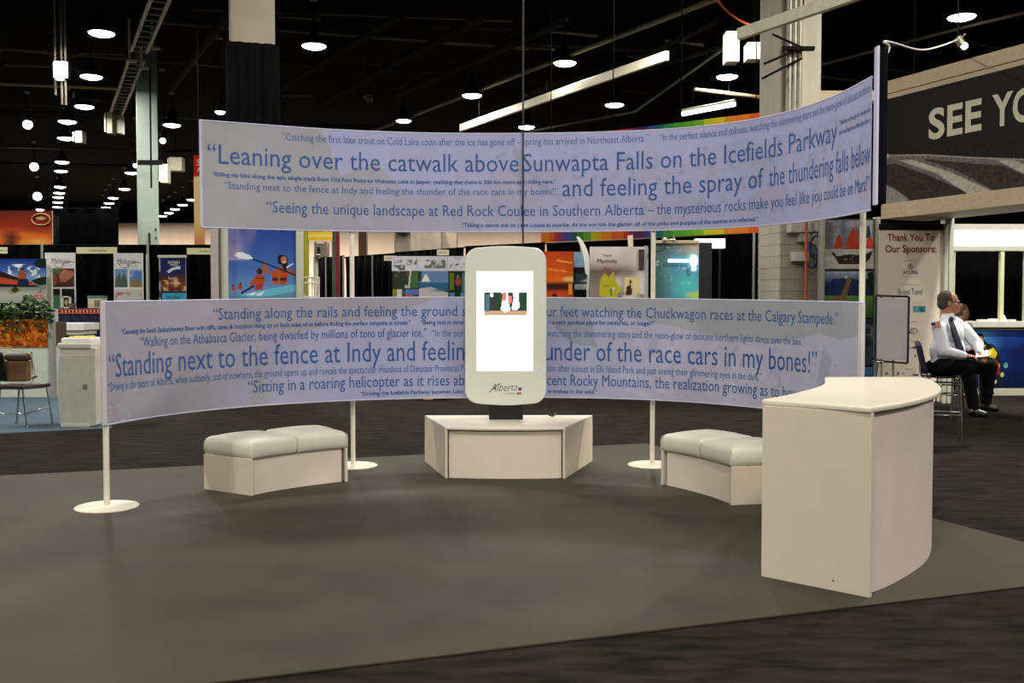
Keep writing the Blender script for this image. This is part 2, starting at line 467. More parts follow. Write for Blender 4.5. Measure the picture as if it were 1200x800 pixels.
for a, b in [((893, 92), (940, 68)), ((905, 40), (945, 58)), ((895, 75), (930, 60))]:
    mb.tube([aty(a[0], a[1], yb - .25), aty(b[0], b[1], yb - .25)], .02)
a = aty(933, 57, yb - .25); mb.box((a.x - .25, yb - .3, a.z - .03), (a.x + .3, yb - .2, a.z + .03))
mb.build('guy_wire', DSTEEL, t)

# ================================================================== THE BOOTH: two curved banners
def interp(tab, x, k): return float(np.interp(x, [r[0] for r in tab], [r[k] for r in tab]))
UP = [(234, 140.5, 266), (300, 146.5, 268.7), (400, 152, 270), (500, 155.5, 271.4), (600, 156.8, 271.8), (700, 155.7, 271), (760, 153.2, 269.8), (800, 149.6, 268.5),
      (850, 143.7, 266.8), (900, 136.3, 264.6), (950, 124, 258.5), (990, 107.8, 252.3), (1010, 97, 248.5), (1022, 89, 246)]
LO = [(119, 353.6, 498), (160, 353, 491.5), (200, 352.2, 485.5), (250, 351.2, 479.4), (300, 350.4, 474.5), (413, 349, 469), (500, 348.5, 466.3), (600, 348.5, 465), (640, 348.8, 465.3),
      (700, 349.4, 466.2), (765, 350, 468), (855, 351.4, 473.6), (893, 352, 478.5), (963, 353, 487.5), (1012, 354.6, 496)]
UPY = lambda x: 1126.0 / (interp(UP, x, 2) - interp(UP, x, 1))
LOY = lambda x: 7.57 * (144.4 / (interp(LO, x, 2) - interp(LO, x, 1))) ** 1.17
class Banner:
    """a fabric strip on a plan curve with its own top and bottom heights along its length"""
    def __init__(s, tab, yf):
        x0 = np.array([r[0] for r in tab], float); sc = lambda x: (np.asarray(x) - 600) / 400.
        py = np.polyfit(sc(x0), [yf(x) for x in x0], 4); pt = np.polyfit(sc(x0), [r[1] for r in tab], 5); pb = np.polyfit(sc(x0), [r[2] for r in tab], 5)
        xs = np.linspace(x0[0], x0[-1], 28); ctrl = []
        for x in xs:
            y = float(np.polyval(py, sc(x))); t = aty(x, float(np.polyval(pt, sc(x))), y); b = aty(x, float(np.polyval(pb, sc(x))), y); ctrl.append((t.x, y, t.z, b.z))
        P = catmull([(c[0], c[1], 0) for c in ctrl], 24); TZ = catmull([(c[2], c[3], 0) for c in ctrl], 24)
        s.P = np.array([p[:] for p in P])[:, :2]; z = np.array([p[:] for p in TZ]); s.TZ, s.BZ = z[:, 0], z[:, 1]
        d = np.r_[0, np.cumsum(np.linalg.norm(np.diff(s.P, axis=0), axis=1))]; s.L = d[-1]; s.S = d
        s.PX = np.array([proj((p[0], p[1], (a + b) / 2))[0] for p, a, b in zip(s.P, s.TZ, s.BZ)])
        s.PX = np.maximum.accumulate(s.PX + np.arange(len(s.PX)) * 1e-7)
    def at(s, d, v, off=0.):
        x = np.interp(d, s.S, s.P[:, 0]); y = np.interp(d, s.S, s.P[:, 1]); t = np.interp(d, s.S, s.TZ); b = np.interp(d, s.S, s.BZ)
        e = .02; x2 = np.interp(np.minimum(d + e, s.L), s.S, s.P[:, 0]); x1 = np.interp(np.maximum(d - e, 0), s.S, s.P[:, 0])
        y2 = np.interp(np.minimum(d + e, s.L), s.S, s.P[:, 1]); y1 = np.interp(np.maximum(d - e, 0), s.S, s.P[:, 1])
        tx, ty = x2 - x1, y2 - y1; q = np.sqrt(tx * tx + ty * ty) + 1e-9
        return np.stack([x + ty / q * off, y - tx / q * off, b + (t - b) * v], -1)
    def s_of(s, px): return float(np.interp(px, s.PX, s.S))
    def u_of(s, px): return s.s_of(px) / s.L
    def mesh(s, name, layers, parent, nu=420, nv=64, thick=.006):
        A = paint(layers, nu, nv, s.L / .96) * np.array([.79, .81, .905])
        D_, V_ = np.meshgrid(np.linspace(0, s.L, nu + 1), np.linspace(0, 1, nv + 1))
        f1 = s.at(D_, V_, thick / 2).reshape(-1, 3); f2 = s.at(D_, V_, -thick / 2).reshape(-1, 3); k = len(f1)
        F = []
        for j in range(nv):
            for i in range(nu):
                a = j * (nu + 1) + i; F.append((a, a + 1, a + nu + 2, a + nu + 1)); F.append((k + a + 1, k + a, k + a + nu + 1, k + a + nu + 2))
        rim = [i for i in range(nu + 1)] + [j * (nu + 1) + nu for j in range(1, nv + 1)] + [nv * (nu + 1) + i for i in range(nu - 1, -1, -1)] + [j * (nu + 1) for j in range(nv - 1, 0, -1)]
        for i in range(len(rim)): a, b = rim[i], rim[(i + 1) % len(rim)]; F.append((b, a, k + a, k + b))
        mb = MB(); mb.add(np.vstack([f1, f2]), F, 0, True)
        o = mb.build(name, FABRIC, parent)
        c = np.concatenate([A.reshape(-1, 3)] * 2); c = np.c_[c, np.ones(len(c))].astype(np.float32)
        o.data.color_attributes.new('Col', 'FLOAT_COLOR', 'POINT').data.foreach_set('color', c.ravel())
        return o
    def line(s, segs, v0, v1, cap, parent, bold=0., m=None, name='lettering'):
        """segs: (text, start pixel, end pixel) pieces of one line; baseline v0 -> v1 as a share of the height"""
        mb = MB(); a0 = s.s_of(segs[0][1]); a1 = s.s_of(segs[-1][2])
        for tx, p0, p1 in segs:
            g, f = glyphs(tx, bold)
            x0, x1 = g[:, 0].min(), g[:, 0].max(); s0, s1 = s.s_of(p0), s.s_of(p1)
            d = s0 + (g[:, 0] - x0) / (x1 - x0) * (s1 - s0)
            v = v0 + (v1 - v0) * (d - a0) / (a1 - a0) + g[:, 1] / CAP * cap
            mb.add(s.at(d, v, .0055), f)
        return mb.build(name, m or BLUEINK, parent)

INKL = mat('pale_blue_ink', (70, 102, 160), .6, var=.03)
LILAC, GREYP, PINKP = (196, 194, 220), (190, 184, 186), (200, 188, 196)
ub = Banner(UP, UPY)
U = ub.u_of
t_up = thing('fabric_banner', 'upper curved lilac fabric banner of travel quotes opening with Leaning over the catwalk', 'banner', (0, 9.7, 2.2), 'curved quote banners')
ub.mesh('fabric', [('h', [(0, (196, 192, 190)), (.2, (192, 190, 194)), (.45, LILAC), (1, (198, 198, 228))]),
    ('p', [(U(372), 1.1), (U(400), .55), (U(440), .7), (U(480), .35), (U(560), .42), (U(620), .75), (U(690), .5), (U(760), .86), (U(800), .6), (U(850), .9), (U(900), .75), (1.1, .95), (1.1, 1.1)], (200, 198, 230)),
    ('c', 7, .55, 3, (200, 194, 212), (U(420), 0, 1, .75)), ('c', 16, .6, 5, (184, 184, 206), (U(560), .1, 1, .8)), ('n', 5, .05, 9),
    ('p', [(U(600), .9), (U(604), .5), (U(612), .2), (U(616), .5), (U(614), .8)], (190, 188, 206))], t_up)
LQ, RQ = '\u201c', '\u201d'
ub.line([(LQ + 'Catching the first lake trout on Cold Lake soon after the ice has gone off \u2013 spring has arrived in Northeast Alberta.' + RQ, 331, 760)], .868, .888, .074, t_up, m=INKL)
ub.line([(LQ + 'In the perfect silence and stillness, watching the shimmering stars and the neon-glow of delicate northern', 773, 1020)], .887, .89, .074, t_up, m=INKL)
ub.line([(LQ + 'Leaning over the catwalk above', 243, 608), ('Sunwapta Falls on the Icefields Parkway', 613, 981)], .605, .62, .185, t_up)
ub.line([(LQ + 'Standing on the edge of a mountain lake', 984, 1020.5)], .745, .745, .036, t_up, bold=.02)
ub.line([('and watching the northern lights dance' + RQ, 984, 1020.5)], .665, .665, .036, t_up, bold=.02)
ub.line([(LQ + 'Riding my bike along the epic single track from Old Fort Point to Wabasso Lake in Jasper, realizing that there is 200 km more epic riding here.' + RQ, 248, 652)], .486, .488, .040, t_up, bold=.02)
ub.line([(LQ + 'Standing next to the fence at Indy and feeling the thunder of the race cars in my bones!' + RQ, 262, 654)], .372, .376, .070, t_up, m=INKL)
ub.line([('and feeling the spray of', 659, 895), ('the thundering falls below', 902, 1021)], .356, .352, .185, t_up)
ub.line([(LQ + 'Seeing the unique landscape at Red Rock Coulee in Southern Alberta', 312, 755), ('\u2013 the mysterious rocks make you feel like you could be on Mars!' + RQ, 760, 1020)], .163, .152, .113, t_up)
ub.line([(LQ + 'Taking a canoe out on Lake Louise at sunrise. As the sun hits the glacier, all of the pinks and purples of the sunrise are reflected.' + RQ, 541, 889)], .05, .048, .040, t_up, bold=.02)
HEM = mat('fabric_hem', (196, 196, 220), .7, var=.03)
def hem(b, v, parent, r=.008):
    d = np.linspace(0, b.L, 160); MB().tube(b.at(d, np.full(160, v), 0), r, n=6).build('hem', HEM, parent)
hem(ub, 1, t_up); hem(ub, 0, t_up)
mb = MB(); a = ub.at(np.array([.006]), np.array([0.]))[0]; b = ub.at(np.array([.006]), np.array([1.]))[0]
mb.tube([a, b], .013); mb.build('end_rod', HEM, t_up)
# upright flat sleeve that closes the right end
pz1 = aty(1027, 54, 7.12).z; pz0 = aty(1030, 240, 7.12).z
a = aty(1022.2, 240, 7.17); 
SLD = mat('black_sleeve', (10, 10, 18), .8, spec=.05)
pl = [(a.x - .002, 7.16), (a.x - .001, 7.10), (a.x + .014, 7.10), (a.x + .016, 7.16)]
MB().prism(pl, pz0, pz1, bev=.004).build('end_post', HEM, t_up)
pl = [(a.x + .016, 7.102), (a.x + .05, 7.105), (a.x + .088, 7.14), (a.x + .086, 7.17), (a.x + .017, 7.16)]
MB().prism(pl, pz0 + .01, pz1 - .015, bev=.004).build('back_cover', SLD, t_up, label='black cover of the banner end')

lb = Banner(LO, LOY)
U = lb.u_of
t_lo = thing('fabric_banner', 'lower curved lilac fabric banner of quotes between the four white poles, behind the kiosk', 'banner', (0, 9.8, .6), 'curved quote banners')
def spruce(px, v0, h, wd, seed):
    rs = random.Random(seed); P = []; k = 9
    for i in range(k):
        y = v0 + h * i / k; x = wd * (1 - i / k) * rs.uniform(.75, 1.15)
        P.append((x, y)); P.append((x * .55, y + h / k * .75))
    L = [(U(px + x), y) for x, y in P] + [(U(px), v0 + h)] + [(U(px - x * rs.uniform(.8, 1.1)), y) for x, y in P[::-1]]
    return ('p', L, (184, 182, 184))
lay = [('h', [(0, (184, 174, 178)), (.12, (186, 178, 184)), (.3, LILAC), (.55, (196, 196, 224)), (.75, (204, 200, 212)), (1, (206, 206, 216))]),
    ('p', [(0, .5), (U(200), .5), (U(260), .55), (U(330), .64), (U(390), .75), (U(450), .8), (U(545), 1.1), (0, 1.1)], (188, 182, 188)),
    ('p', [(U(640), 1.1), (U(640), .8), (U(690), .9), (U(760), .78), (U(830), .66), (U(880), .62), (U(905), .60), (U(960), .72), (U(985), .68), (1.1, .85), (1.1, 1.1)], (186, 188, 188)),
    ('p', [(U(640), .8), (U(668), .55), (U(700), .5), (U(690), .9)], (176, 178, 190)),
    ('c', 6, .56, 21, (182, 178, 182), (0, 0, U(230), 1)), ('c', 22, .62, 12, (214, 212, 216), (0, 0, U(160), .3)),
    ('c', 10, .57, 8, (212, 208, 222), (U(690), .02, 1, .6)), ('c', 18, .62, 18, (186, 188, 204), (U(760), .02, 1, .6)),
    ('p', [(U(965), .62), (U(975), .5), (U(970), .3), (U(980), .15), (U(968), .1), (U(958), .3), (U(962), .5)], (188, 190, 202)),
    ('n', 6, .04, 4)]
for a in [(175, -.05, .5, 26, 1), (225, -.02, .36, 20, 2), (302, .0, .58, 15, 3), (150, .05, .28, 22, 4)]: lay.append(spruce(*a))
lb.mesh('fabric', lay, t_lo)
lb.line([(LQ + 'Standing along the rails and feeling the ground s', 250, 546), ('hake under yo', 548, 639), ('ur feet watching the Chuckwagon races at the Calgary Stampede.' + RQ, 641, 982)], .82, .806, .106, t_lo)
lb.line([(LQ + 'Canoeing the South Saskatchewan River with cliffs, caves & hoodoos rising up on both sides of us before finding the perfect campsite at sunset.' + RQ, 142, 481)], .73, .733, .042, t_lo, bold=.02)
lb.line([(LQ + 'Being lost in time', 493, 543), ('at Writing-on-Stone', 546, 638), ('\u2013 a very spiritual place for centuries, or longer!' + RQ, 642, 767.5)], .733, .738, .042, t_lo, bold=.02)
lb.line([(LQ + 'Walking on the Athabasca Glacier, being dwarfed by millions of tons of glacier ice.' + RQ, 164, 500)], .612, .61, .088, t_lo)
lb.line([(LQ + 'In the per', 506, 543), ('fect silence and stillness,', 545, 637), ('watching the shimmering stars and the neon-glow of delicate northern lights dance over the lake.' + RQ, 641, 943)], .61, .607, .074, t_lo, m=INKL)
lb.line([(LQ + 'Standing next to the fence at Indy and feelin', 127, 544), ('g the thu', 546, 648), ('nder of the race cars in my bones!' + RQ, 650, 958)], .378, .367, .2, t_lo)
lb.line([(LQ + 'Driving in the heart of Alberta, when suddenly, out of nowhere, the ground opens up and reveals the spectacular Hoodoos of Dinosaur Provincial P', 126, 543), ('ark.' + RQ + '  ' + LQ + 'Listening', 546, 638), ('son after sunset in Elk Island Park and just seeing their glimmering eyes in the dark.' + RQ, 641, 893)], .268, .252, .074, t_lo, m=INKL)
lb.line([(LQ + 'Sitting in a roaring helicopter as it rises ab', 290, 544), ('ove the magnifi', 546, 640), ('cent Rocky Mountains, the realization growing as to how', 641, 937), ('small I am.' + RQ, 941, 996)], .125, .114, .115, t_lo)
lb.line([(LQ + 'Driving the Icefields Parkway between Lake', 422, 543), ('Louise and Jasper and a fe', 546, 640), ('w wolves in the wild.' + RQ, 641.5, 700)], .042, .042, .040, t_lo, bold=.02)
hem(lb, 1, t_lo); hem(lb, 0, t_lo)
for d, nm in ((.012, 'end_sleeve'), (lb.L - .012, 'end_sleeve')):
    a = lb.at(np.array([d]), np.array([0.]), -.0)[0]; b = lb.at(np.array([d]), np.array([1.]), -.0)[0]
    MB().tube([a, b], .02, n=10).build(nm, mat('sleeve_cloth', (196, 188, 196), .75), t_lo)

# four white poles on round plates that carry the banners
def pole(px, py, top, label, rb=.235, Y=None, off=.0):
    p = atz(px, py, 0) if Y is None else Vector((aty(px, 400, Y).x, Y, 0))
    t = thing('banner_pole', label, 'pole', (p.x, p.y, 0), 'white banner poles')
    MB().lathe([(rb, 0), (rb, .006), (rb - .006, .011), (.035, .012), (.03, .02), (.0, .02)], (p.x, p.y, 0), 40).build('base_plate', POWDER, t)
    MB().tube([(p.x, p.y, .012), (p.x, p.y, top)], .0225, n=16).build('pole', POWDER, t)
    return t
def ybehind(px, both=True):
    y = float(np.interp(px, lb.PX, lb.P[:, 1]))
    return max(y, float(np.interp(px, ub.PX, ub.P[:, 1]))) if both else y
pole(122.5, 597, .72, 'short white pole on a round plate under the left end of the lower banner', Y=ybehind(122.5, False) + .04)
pole(413, 546, 2.35, 'white banner pole standing just right of the left bench', Y=ybehind(413) + .034)
pole(765, 546.5, 2.35, 'white banner pole standing just left of the right bench', Y=ybehind(765) + .034)
pole(1009.5, 0, 2.62, 'white banner pole at the right end of the banners behind the counter', Y=ybehind(1009.5) + .034)

# ------------------------------------------------------------------ low pedestal with the display kiosk
PH = .462
fl, fr, bl, br_ = Vector((-.60, 8.90)), Vector((.475, 8.88)), Vector((-.865, 9.86)), Vector((.80, 9.88))
t = thing('pedestal', 'low white trapezoid pedestal under the display kiosk', 'pedestal', ((fl.x + fr.x) / 2, 9.4, 0))
fa, _ = arc3(fl, fr, 2.6, 14, 1)
MB().prism(fa + [tuple(br_), tuple(bl)], PH - .022, PH, bev=.004).build('top', TOPW, t)
fi, _ = arc3(fl + Vector((.03, .035)), fr + Vector((-.03, .035)), 2.6, 14, 1)
fo, _ = arc3(fl + Vector((.03, .052)), fr + Vector((-.03, .052)), 2.6, 14, 1)
MB().prism(fi + fo[::-1], 0, PH - .026).build('front_panel', WHITE, t)
def wallpanel(mb, a, b, th, z0, z1, bev=.003):
    a = Vector(a); b = Vector(b); d = (b - a).normalized(); nn = Vector((-d.y, d.x)) * th
    return mb.prism([tuple(a), tuple(b), tuple(b + nn), tuple(a + nn)], z0, z1, bev=bev)
wallpanel(MB(), bl, fl, .022, 0, PH - .022).build('side_panel', WHITE2, t)
wallpanel(MB(), fr, br_, .022, 0, PH - .022).build('side_panel', WHITE2, t)
wallpanel(MB(), br_, bl, .022, 0, PH - .022).build('back_panel', WHITE, t)

KX, KY = aty(592.5, 380, 9.46).x, 9.46
kz0 = aty(592, 475, KY).z; kz1 = aty(592, 288, KY).z; kw = (640.5 - 545) / FPX * KY
t = thing('display_kiosk', 'white rounded touchscreen kiosk standing on the low pedestal', 'kiosk', (KX, KY + .06, PH))
def kiosk_outline(w_, z0, z1, r, n=10):
    P = []
    for cx, cz, a0 in ((w_ / 2 - r, z1 - r, 0), (-w_ / 2 + r, z1 - r, 90), (-w_ / 2 + r, z0 + r, 180), (w_ / 2 - r, z0 + r, 270)):
        for i in range(n + 1):
            a = math.radians(a0 + 90 * i / n); P.append((cx + r * math.cos(a), cz + r * math.sin(a)))
        if a0 == 0:
            for i in range(1, 12): P.append((cx + (-w_ + 2 * r) * i / 12, z1 + .014 * math.sin(math.pi * i / 12)))
        if a0 == 180:
            for i in range(1, 12): P.append((cx + (w_ - 2 * r) * i / 12, z0 - .016 * math.sin(math.pi * i / 12)))
    return P
def slab_xz(mb, P, y0, y1, cx, bev=0, seg=3):
    n = len(P); bm = bmesh.new()
    lo = [bm.verts.new((cx + p[0], y0, p[1])) for p in P]; hi = [bm.verts.new((cx + p[0], y1, p[1])) for p in P]
    bm.faces.new(lo); bm.faces.new(hi[::-1])
    for i in range(n): bm.faces.new((lo[i], hi[i], hi[(i + 1) % n], lo[(i + 1) % n]))
    bmesh.ops.recalc_face_normals(bm, faces=bm.faces[:])
    if bev:
        es = [e for e in bm.edges if abs(e.verts[0].co.y - e.verts[1].co.y) < 1e-6]
        bmesh.ops.bevel(bm, geom=es, offset=bev, segments=seg, affect='EDGES', profile=.5)
    bm.verts.index_update()
    mb.add([tuple(q.co) for q in bm.verts], [tuple(q.index for q in g.verts) for g in bm.faces]); bm.free(); return mb
ob = slab_xz(MB(), kiosk_outline(kw, kz0 + .016, kz1 - .014, .135), KY, KY + .13, KX, bev=.012).build('body', GLOSSW, t)
s0 = aty(558.6, 434.5, KY - .003); s1 = aty(624.6, 318, KY - .003)
pl_ = [('r', 0, 0, 1, 1, (255, 255, 255)), ('r', .13, .555, .895, .795, (16, 40, 26)), ('n', 30, .5, 3, .13, .555, .895, .795),
       ('r', .13, .555, .895, .605, (140, 110, 84)), ('r', .16, .6, .23, .77, (52, 78, 86)), ('p', [(.25, .61), (.36, .61), (.34, .7), (.31, .77), (.27, .7)], (36, 30, 34)), ('e', .27, .765, .03, .02, (220, 200, 190)),
       ('p', [(.43, .62), (.46, .72), (.45, .795), (.55, .795), (.56, .72), (.6, .61), (.5, .59)], (230, 214, 210)), ('p', [(.44, .7), (.47, .795), (.53, .795), (.52, .71)], (150, 84, 76)),
       ('p', [(.62, .62), (.66, .74), (.64, .795), (.74, .795), (.76, .64), (.7, .61)], (214, 206, 218)), ('r', .56, .68, .62, .75, (170, 90, 80))]
sc_ = picture('screen', (s0.x, KY - .003, s0.z), (1, 0, 0), UZ, s1.x - s0.x, s1.z - s0.z, pl_, t, res=130, thick=.01, m=picmat('screen_glow', .2, emit=2.6), edge=(120, 170, 120))
MB().box((KX - .16, KY + .02, PH), (KX + .165, KY + .12, kz0 + .06), bev=.006).build('mount', mat('black_mount', (20, 20, 22), .4), t)
mb = MB(); g0 = aty(575, 458.5, KY - .002); mw = (606 - 575) / FPX * KY
flat_text(mb, 'Alberta', (g0.x, KY - .002, g0.z), (1, 0, .03), (0, 0, 1), mw, .075, bold=-.012, shear=.35)
mb.tube([(g0.x - .02, KY - .002, g0.z - .01), (g0.x + .03, KY - .002, g0.z + .03), (g0.x + .085, KY - .002, g0.z + .08)], .003, n=5)
mb.build('logo_lettering', DARKINK, t)
g1 = aty(591, 462, KY - .002); mb = MB(); flat_text(mb, 'CANADA', (g1.x, KY - .002, g1.z), (1, 0, 0), (0, 0, 1), 12 / FPX * KY, .02); mb.build('small_lettering', mat('grey_ink', (150, 150, 146), .6), t)
g2 = aty(607.5, 457.5, KY - .003); MB().box((g2.x, KY - .003, g2.z), (g2.x + .03, KY + .001, g2.z + .03)).build('logo_square', mat('teal_ink', (20, 96, 132), .5), t)
g3 = aty(605.5, 462, KY - .003); MB().box((g3.x, KY - .003, g3.z), (g3.x + .018, KY + .001, g3.z + .018)).box((g3.x + .022, KY - .003, g3.z), (g3.x + .042, KY + .001, g3.z + .018)).build('flag_mark', mat('flag_red', (170, 40, 50), .5), t)
MB().box((KX - .25, KY + .13, kz0 + .3), (KX + .25, KY + .16, kz1 - .3), bev=.01).build('rear_cover', BLACK, t)
# cables
mb = MB(); x_ = aty(613, 288, KY + .08).x
mb.tube([(x_, KY + .08, kz1 - .03), (x_, KY + .08, 5), (x_ - .01, KY + .08, 9.8)], .008)
mb.build('power_cable', RUBBER, label='thin black cable dropping from the ceiling to the kiosk top', cat='cable')
mb = MB(); a = aty(637, 472, KY + .1); b = aty(645, 482, KY + .25)
mb.tube(catmull([(a.x - .1, a.y + .02, a.z + .06), (a.x, a.y, a.z), (b.x - .02, b.y, PH + .03), (b.x + .03, b.y + .02, PH + .008), (b.x + .06, 9.9, PH + .008), (b.x + .08, 9.94, .3), (b.x + .1, 10.1, .01)], 6), .008)
mb.build('power_cable', RUBBER, label='short black cable running down from the kiosk corner onto the pedestal', cat='cable')

# ------------------------------------------------------------------ curved benches
def bench(B, Cc, R, depth, label, inner_side, far_first):
    """B, Cc: ends of the concave inner edge, arc centre on the booth side"""
    arc, c = arc3(B, Cc, R, 20, inner_side); c = Vector(c)
    def off(pts, d): return [tuple(c + (Vector(p) - c).normalized() * ((Vector(p) - c).length + d)) for p in pts]
    bh, sh = .298, .45
    t = thing('curved_bench', label, 'bench', (sum(p[0] for p in arc) / 21, sum(p[1] for p in arc) / 21, 0), 'curved booth benches')
    i1 = off(arc[1:-1], .022); i2 = off(arc[1:-1], .04)
    MB().prism(i1 + i2[::-1], .0, bh - .004).build('front_panel', WHITE, t)
    o1 = off(arc[1:-1], depth - .02); o2 = off(arc[1:-1], depth)
    MB().prism(o1 + o2[::-1], .0, bh - .004).build('back_panel', WHITE, t)
    for e, s in ((arc[0], arc[1]), (arc[-1], arc[-2])):
        e = Vector(e); s = Vector(s); d = (s - e).normalized() * .024; o_ = Vector(off([e], depth)[0])
        MB().prism([tuple(e), tuple(o_), tuple(o_ + d), tuple(e + d)], 0, bh, bev=.002).build('end_panel', WHITE2, t)
    j1 = off(arc[1:-1], .04); j2 = off(arc[1:-1], depth - .02)
    MB().prism(j1 + j2[::-1], bh - .02, bh - .004).build('seat_board', WHITE, t)
    m = 10
    for k in range(2):
        seg = arc[k * m:(k + 1) * m + 1]
        ang = [math.atan2(p[1] - c.y, p[0] - c.x) for p in (seg[0], seg[-1])]
        nu, nv = 22, 20; z0, z1 = bh - .002, sh; e = .0
        V = []; F = []
        def pt(u, v, z, shr):
            a = ang[0] + (ang[1] - ang[0]) * (u * (1 - 2 * (shr + .003) / .46) + (shr + .003) / .46); r = R - .004 + (depth + .012) * v
            r = R - .004 + shr + (depth + .008 - 2 * shr) * v
            return (c.x + r * math.cos(a), c.y + r * math.sin(a), z)
        # puffed slab: rounded-edge grid over the top, skirt down the sides
        lay = [(.012, z0), (.004, z0 + .02), (.0, z0 + .05), (.0, z1 - .08), (.004, z1 - .045), (.014, z1 - .02), (.03, z1 - .006), (.05, z1 - .0005)]
        per = [(u / nu, 0.) for u in range(nu)] + [(1., v / nv) for v in range(nv)] + [(1 - u / nu, 1.) for u in range(nu)] + [(0., 1 - v / nv) for v in range(nv)]
        n = len(per)
        for sh_, z in lay:
            for q, (u, v) in enumerate(per):
                bul = .014 * math.sin(math.pi * (v if u in (0., 1.) else u)) * (1 if z > z0 + .01 and z < z1 - .01 else 0)
                V.append(pt(u, v, z, sh_ - bul * .6))
        for l in range(len(lay) - 1):
            for q in range(n): F.append((l * n + q, l * n + (q + 1) % n, (l + 1) * n + (q + 1) % n, (l + 1) * n + q))
        g0 = len(V)
        for jv in range(nv + 1):
            for iu in range(nu + 1):
                u, v = iu / nu, jv / nv; cr = (math.sin(math.pi * u) * math.sin(math.pi * v)) ** .45
                V.append(pt(u, v, z1 - .0005 + .024 * cr, .05))
        for jv in range(nv):
            for iu in range(nu):
                a = g0 + jv * (nu + 1) + iu; F.append((a, a + 1, a + nu + 2, a + nu + 1))
        F.append(tuple(range(n))[::-1])
        bm = bmesh.new(); vv = [bm.verts.new(p) for p in V]
        for q in F: bm.faces.new([vv[i] for i in q])
        bmesh.ops.remove_doubles(bm, verts=bm.verts[:], dist=.0008); bmesh.ops.recalc_face_normals(bm, faces=bm.faces[:]); bm.verts.index_update()
        mb = MB(); mb.add([tuple(q.co) for q in bm.verts], [tuple(q.index for q in g.verts) for g in bm.faces], 0, True); bm.free()
        cu = mb.build('cushion', VINYL, t)
        # corner seam of the upholstery
        sm = MB()
        for u in (0., 1.):
            sm.tube([pt(u, 0, z0 + .01, -.001), pt(u, 0, z1 - .05, -.001), pt(u, 0, z1 - .02, .006)], .0035, n=5)
        sm.build('seam_piping', VINYL, cu)
    return t
LB, LC = atz(295, 581, 0), atz(407.5, 564, 0)
bench((LB.x, LB.y), (LC.x, LC.y), 2.2, .575, 'curved white bench with two padded cushions beside the left pole', -1, True)
RB, RC = atz(857, 592, 0), atz(774.5, 568, 0)
bench((RC.x, RC.y), (RB.x, RB.y), 2.2, .575, 'curved white cushioned bench partly hidden by the reception counter', -1, True)

# ------------------------------------------------------------------ reception counter
CH = 1.016
CM = lambda P, n=6: [(p.x, p.y) for p in catmull([(a, b, 0) for a, b in P], n)]
ci = CM([(1.43, 5.68), (1.64, 5.955), (1.85, 6.28), (2.01, 6.55), (2.125, 6.79), (2.23, 7.08), (2.32, 7.38)])
co = CM([(1.885, 5.225), (2.1, 5.43), (2.32, 5.68), (2.51, 5.94), (2.67, 6.2), (2.81, 6.5), (2.93, 6.84), (3.02, 7.16)])
# the far outer corner of the top is rounded
tip = catmull([(co[-1][0], co[-1][1], 0), (3.055, 7.3, 0), (3.05, 7.4, 0), (2.98, 7.46, 0), (2.42, 7.46, 0), (2.345, 7.44, 0), (ci[-1][0], ci[-1][1], 0)], 6)
t = thing('reception_counter', 'tall white curved reception counter at the right of the booth', 'counter', (2.2, 6.3, 0))
MB().prism(co + [(p.x, p.y) for p in tip[1:-1]] + ci[::-1], CH - .034, CH, bev=.012, seg=3).build('counter_top', TOPW, t)
bi = [(x + .02, y + .0) for x, y in ci[1:-1]]
bo = CM([(1.905, 5.295), (2.08, 5.46), (2.26, 5.66), (2.42, 5.86), (2.54, 6.04), (2.645, 6.24), (2.74, 6.46), (2.83, 6.78), (2.885, 7.08)])
bo2 = [(x - .018, y + .012) for x, y in bo]
MB().prism(bo + bo2[::-1], .0, CH - .034).build('curved_front_panel', mat('counter_front', (228, 212, 204), .42, var=.015), t)
bi2 = [(x + .02, y - .01) for x, y in bi]
MB().prism(bi + bi2[::-1], 0, CH - .034).build('inner_panel', WHITE, t)
e0, e1 = Vector((1.4287, 5.6578)), Vector((1.8974, 5.2324)); dn = Vector((.672, .74)) * .022
MB().prism([tuple(e0), tuple(e1), tuple(e1 + dn), tuple(e0 + dn)], 0, CH - .034, bev=.002).build('end_panel', WHITE2, t)
MB().prism([(2.33, 7.34), (2.885, 7.075), (2.895, 7.105), (2.34, 7.37)], 0, CH - .034, bev=.002).build('end_panel', WHITE2, t)
MB().prism([tuple(e1 + Vector((.004, .012))), tuple(e1 + Vector((.022, .03))), tuple(e1 + Vector((.012, .05))), tuple(e1 + Vector((-.006, .03)))], 0, CH - .034).build('edge_strip', WHITE2, t)
a = e0.lerp(e1, .68) + Vector((-.0016, -.0018)); MB().box((a.x - .006, a.y - .001, .055), (a.x + .008, a.y + .001, .06), rot=-.74).build('scuff_mark', mat('scuff', (120, 104, 84), .8), t)

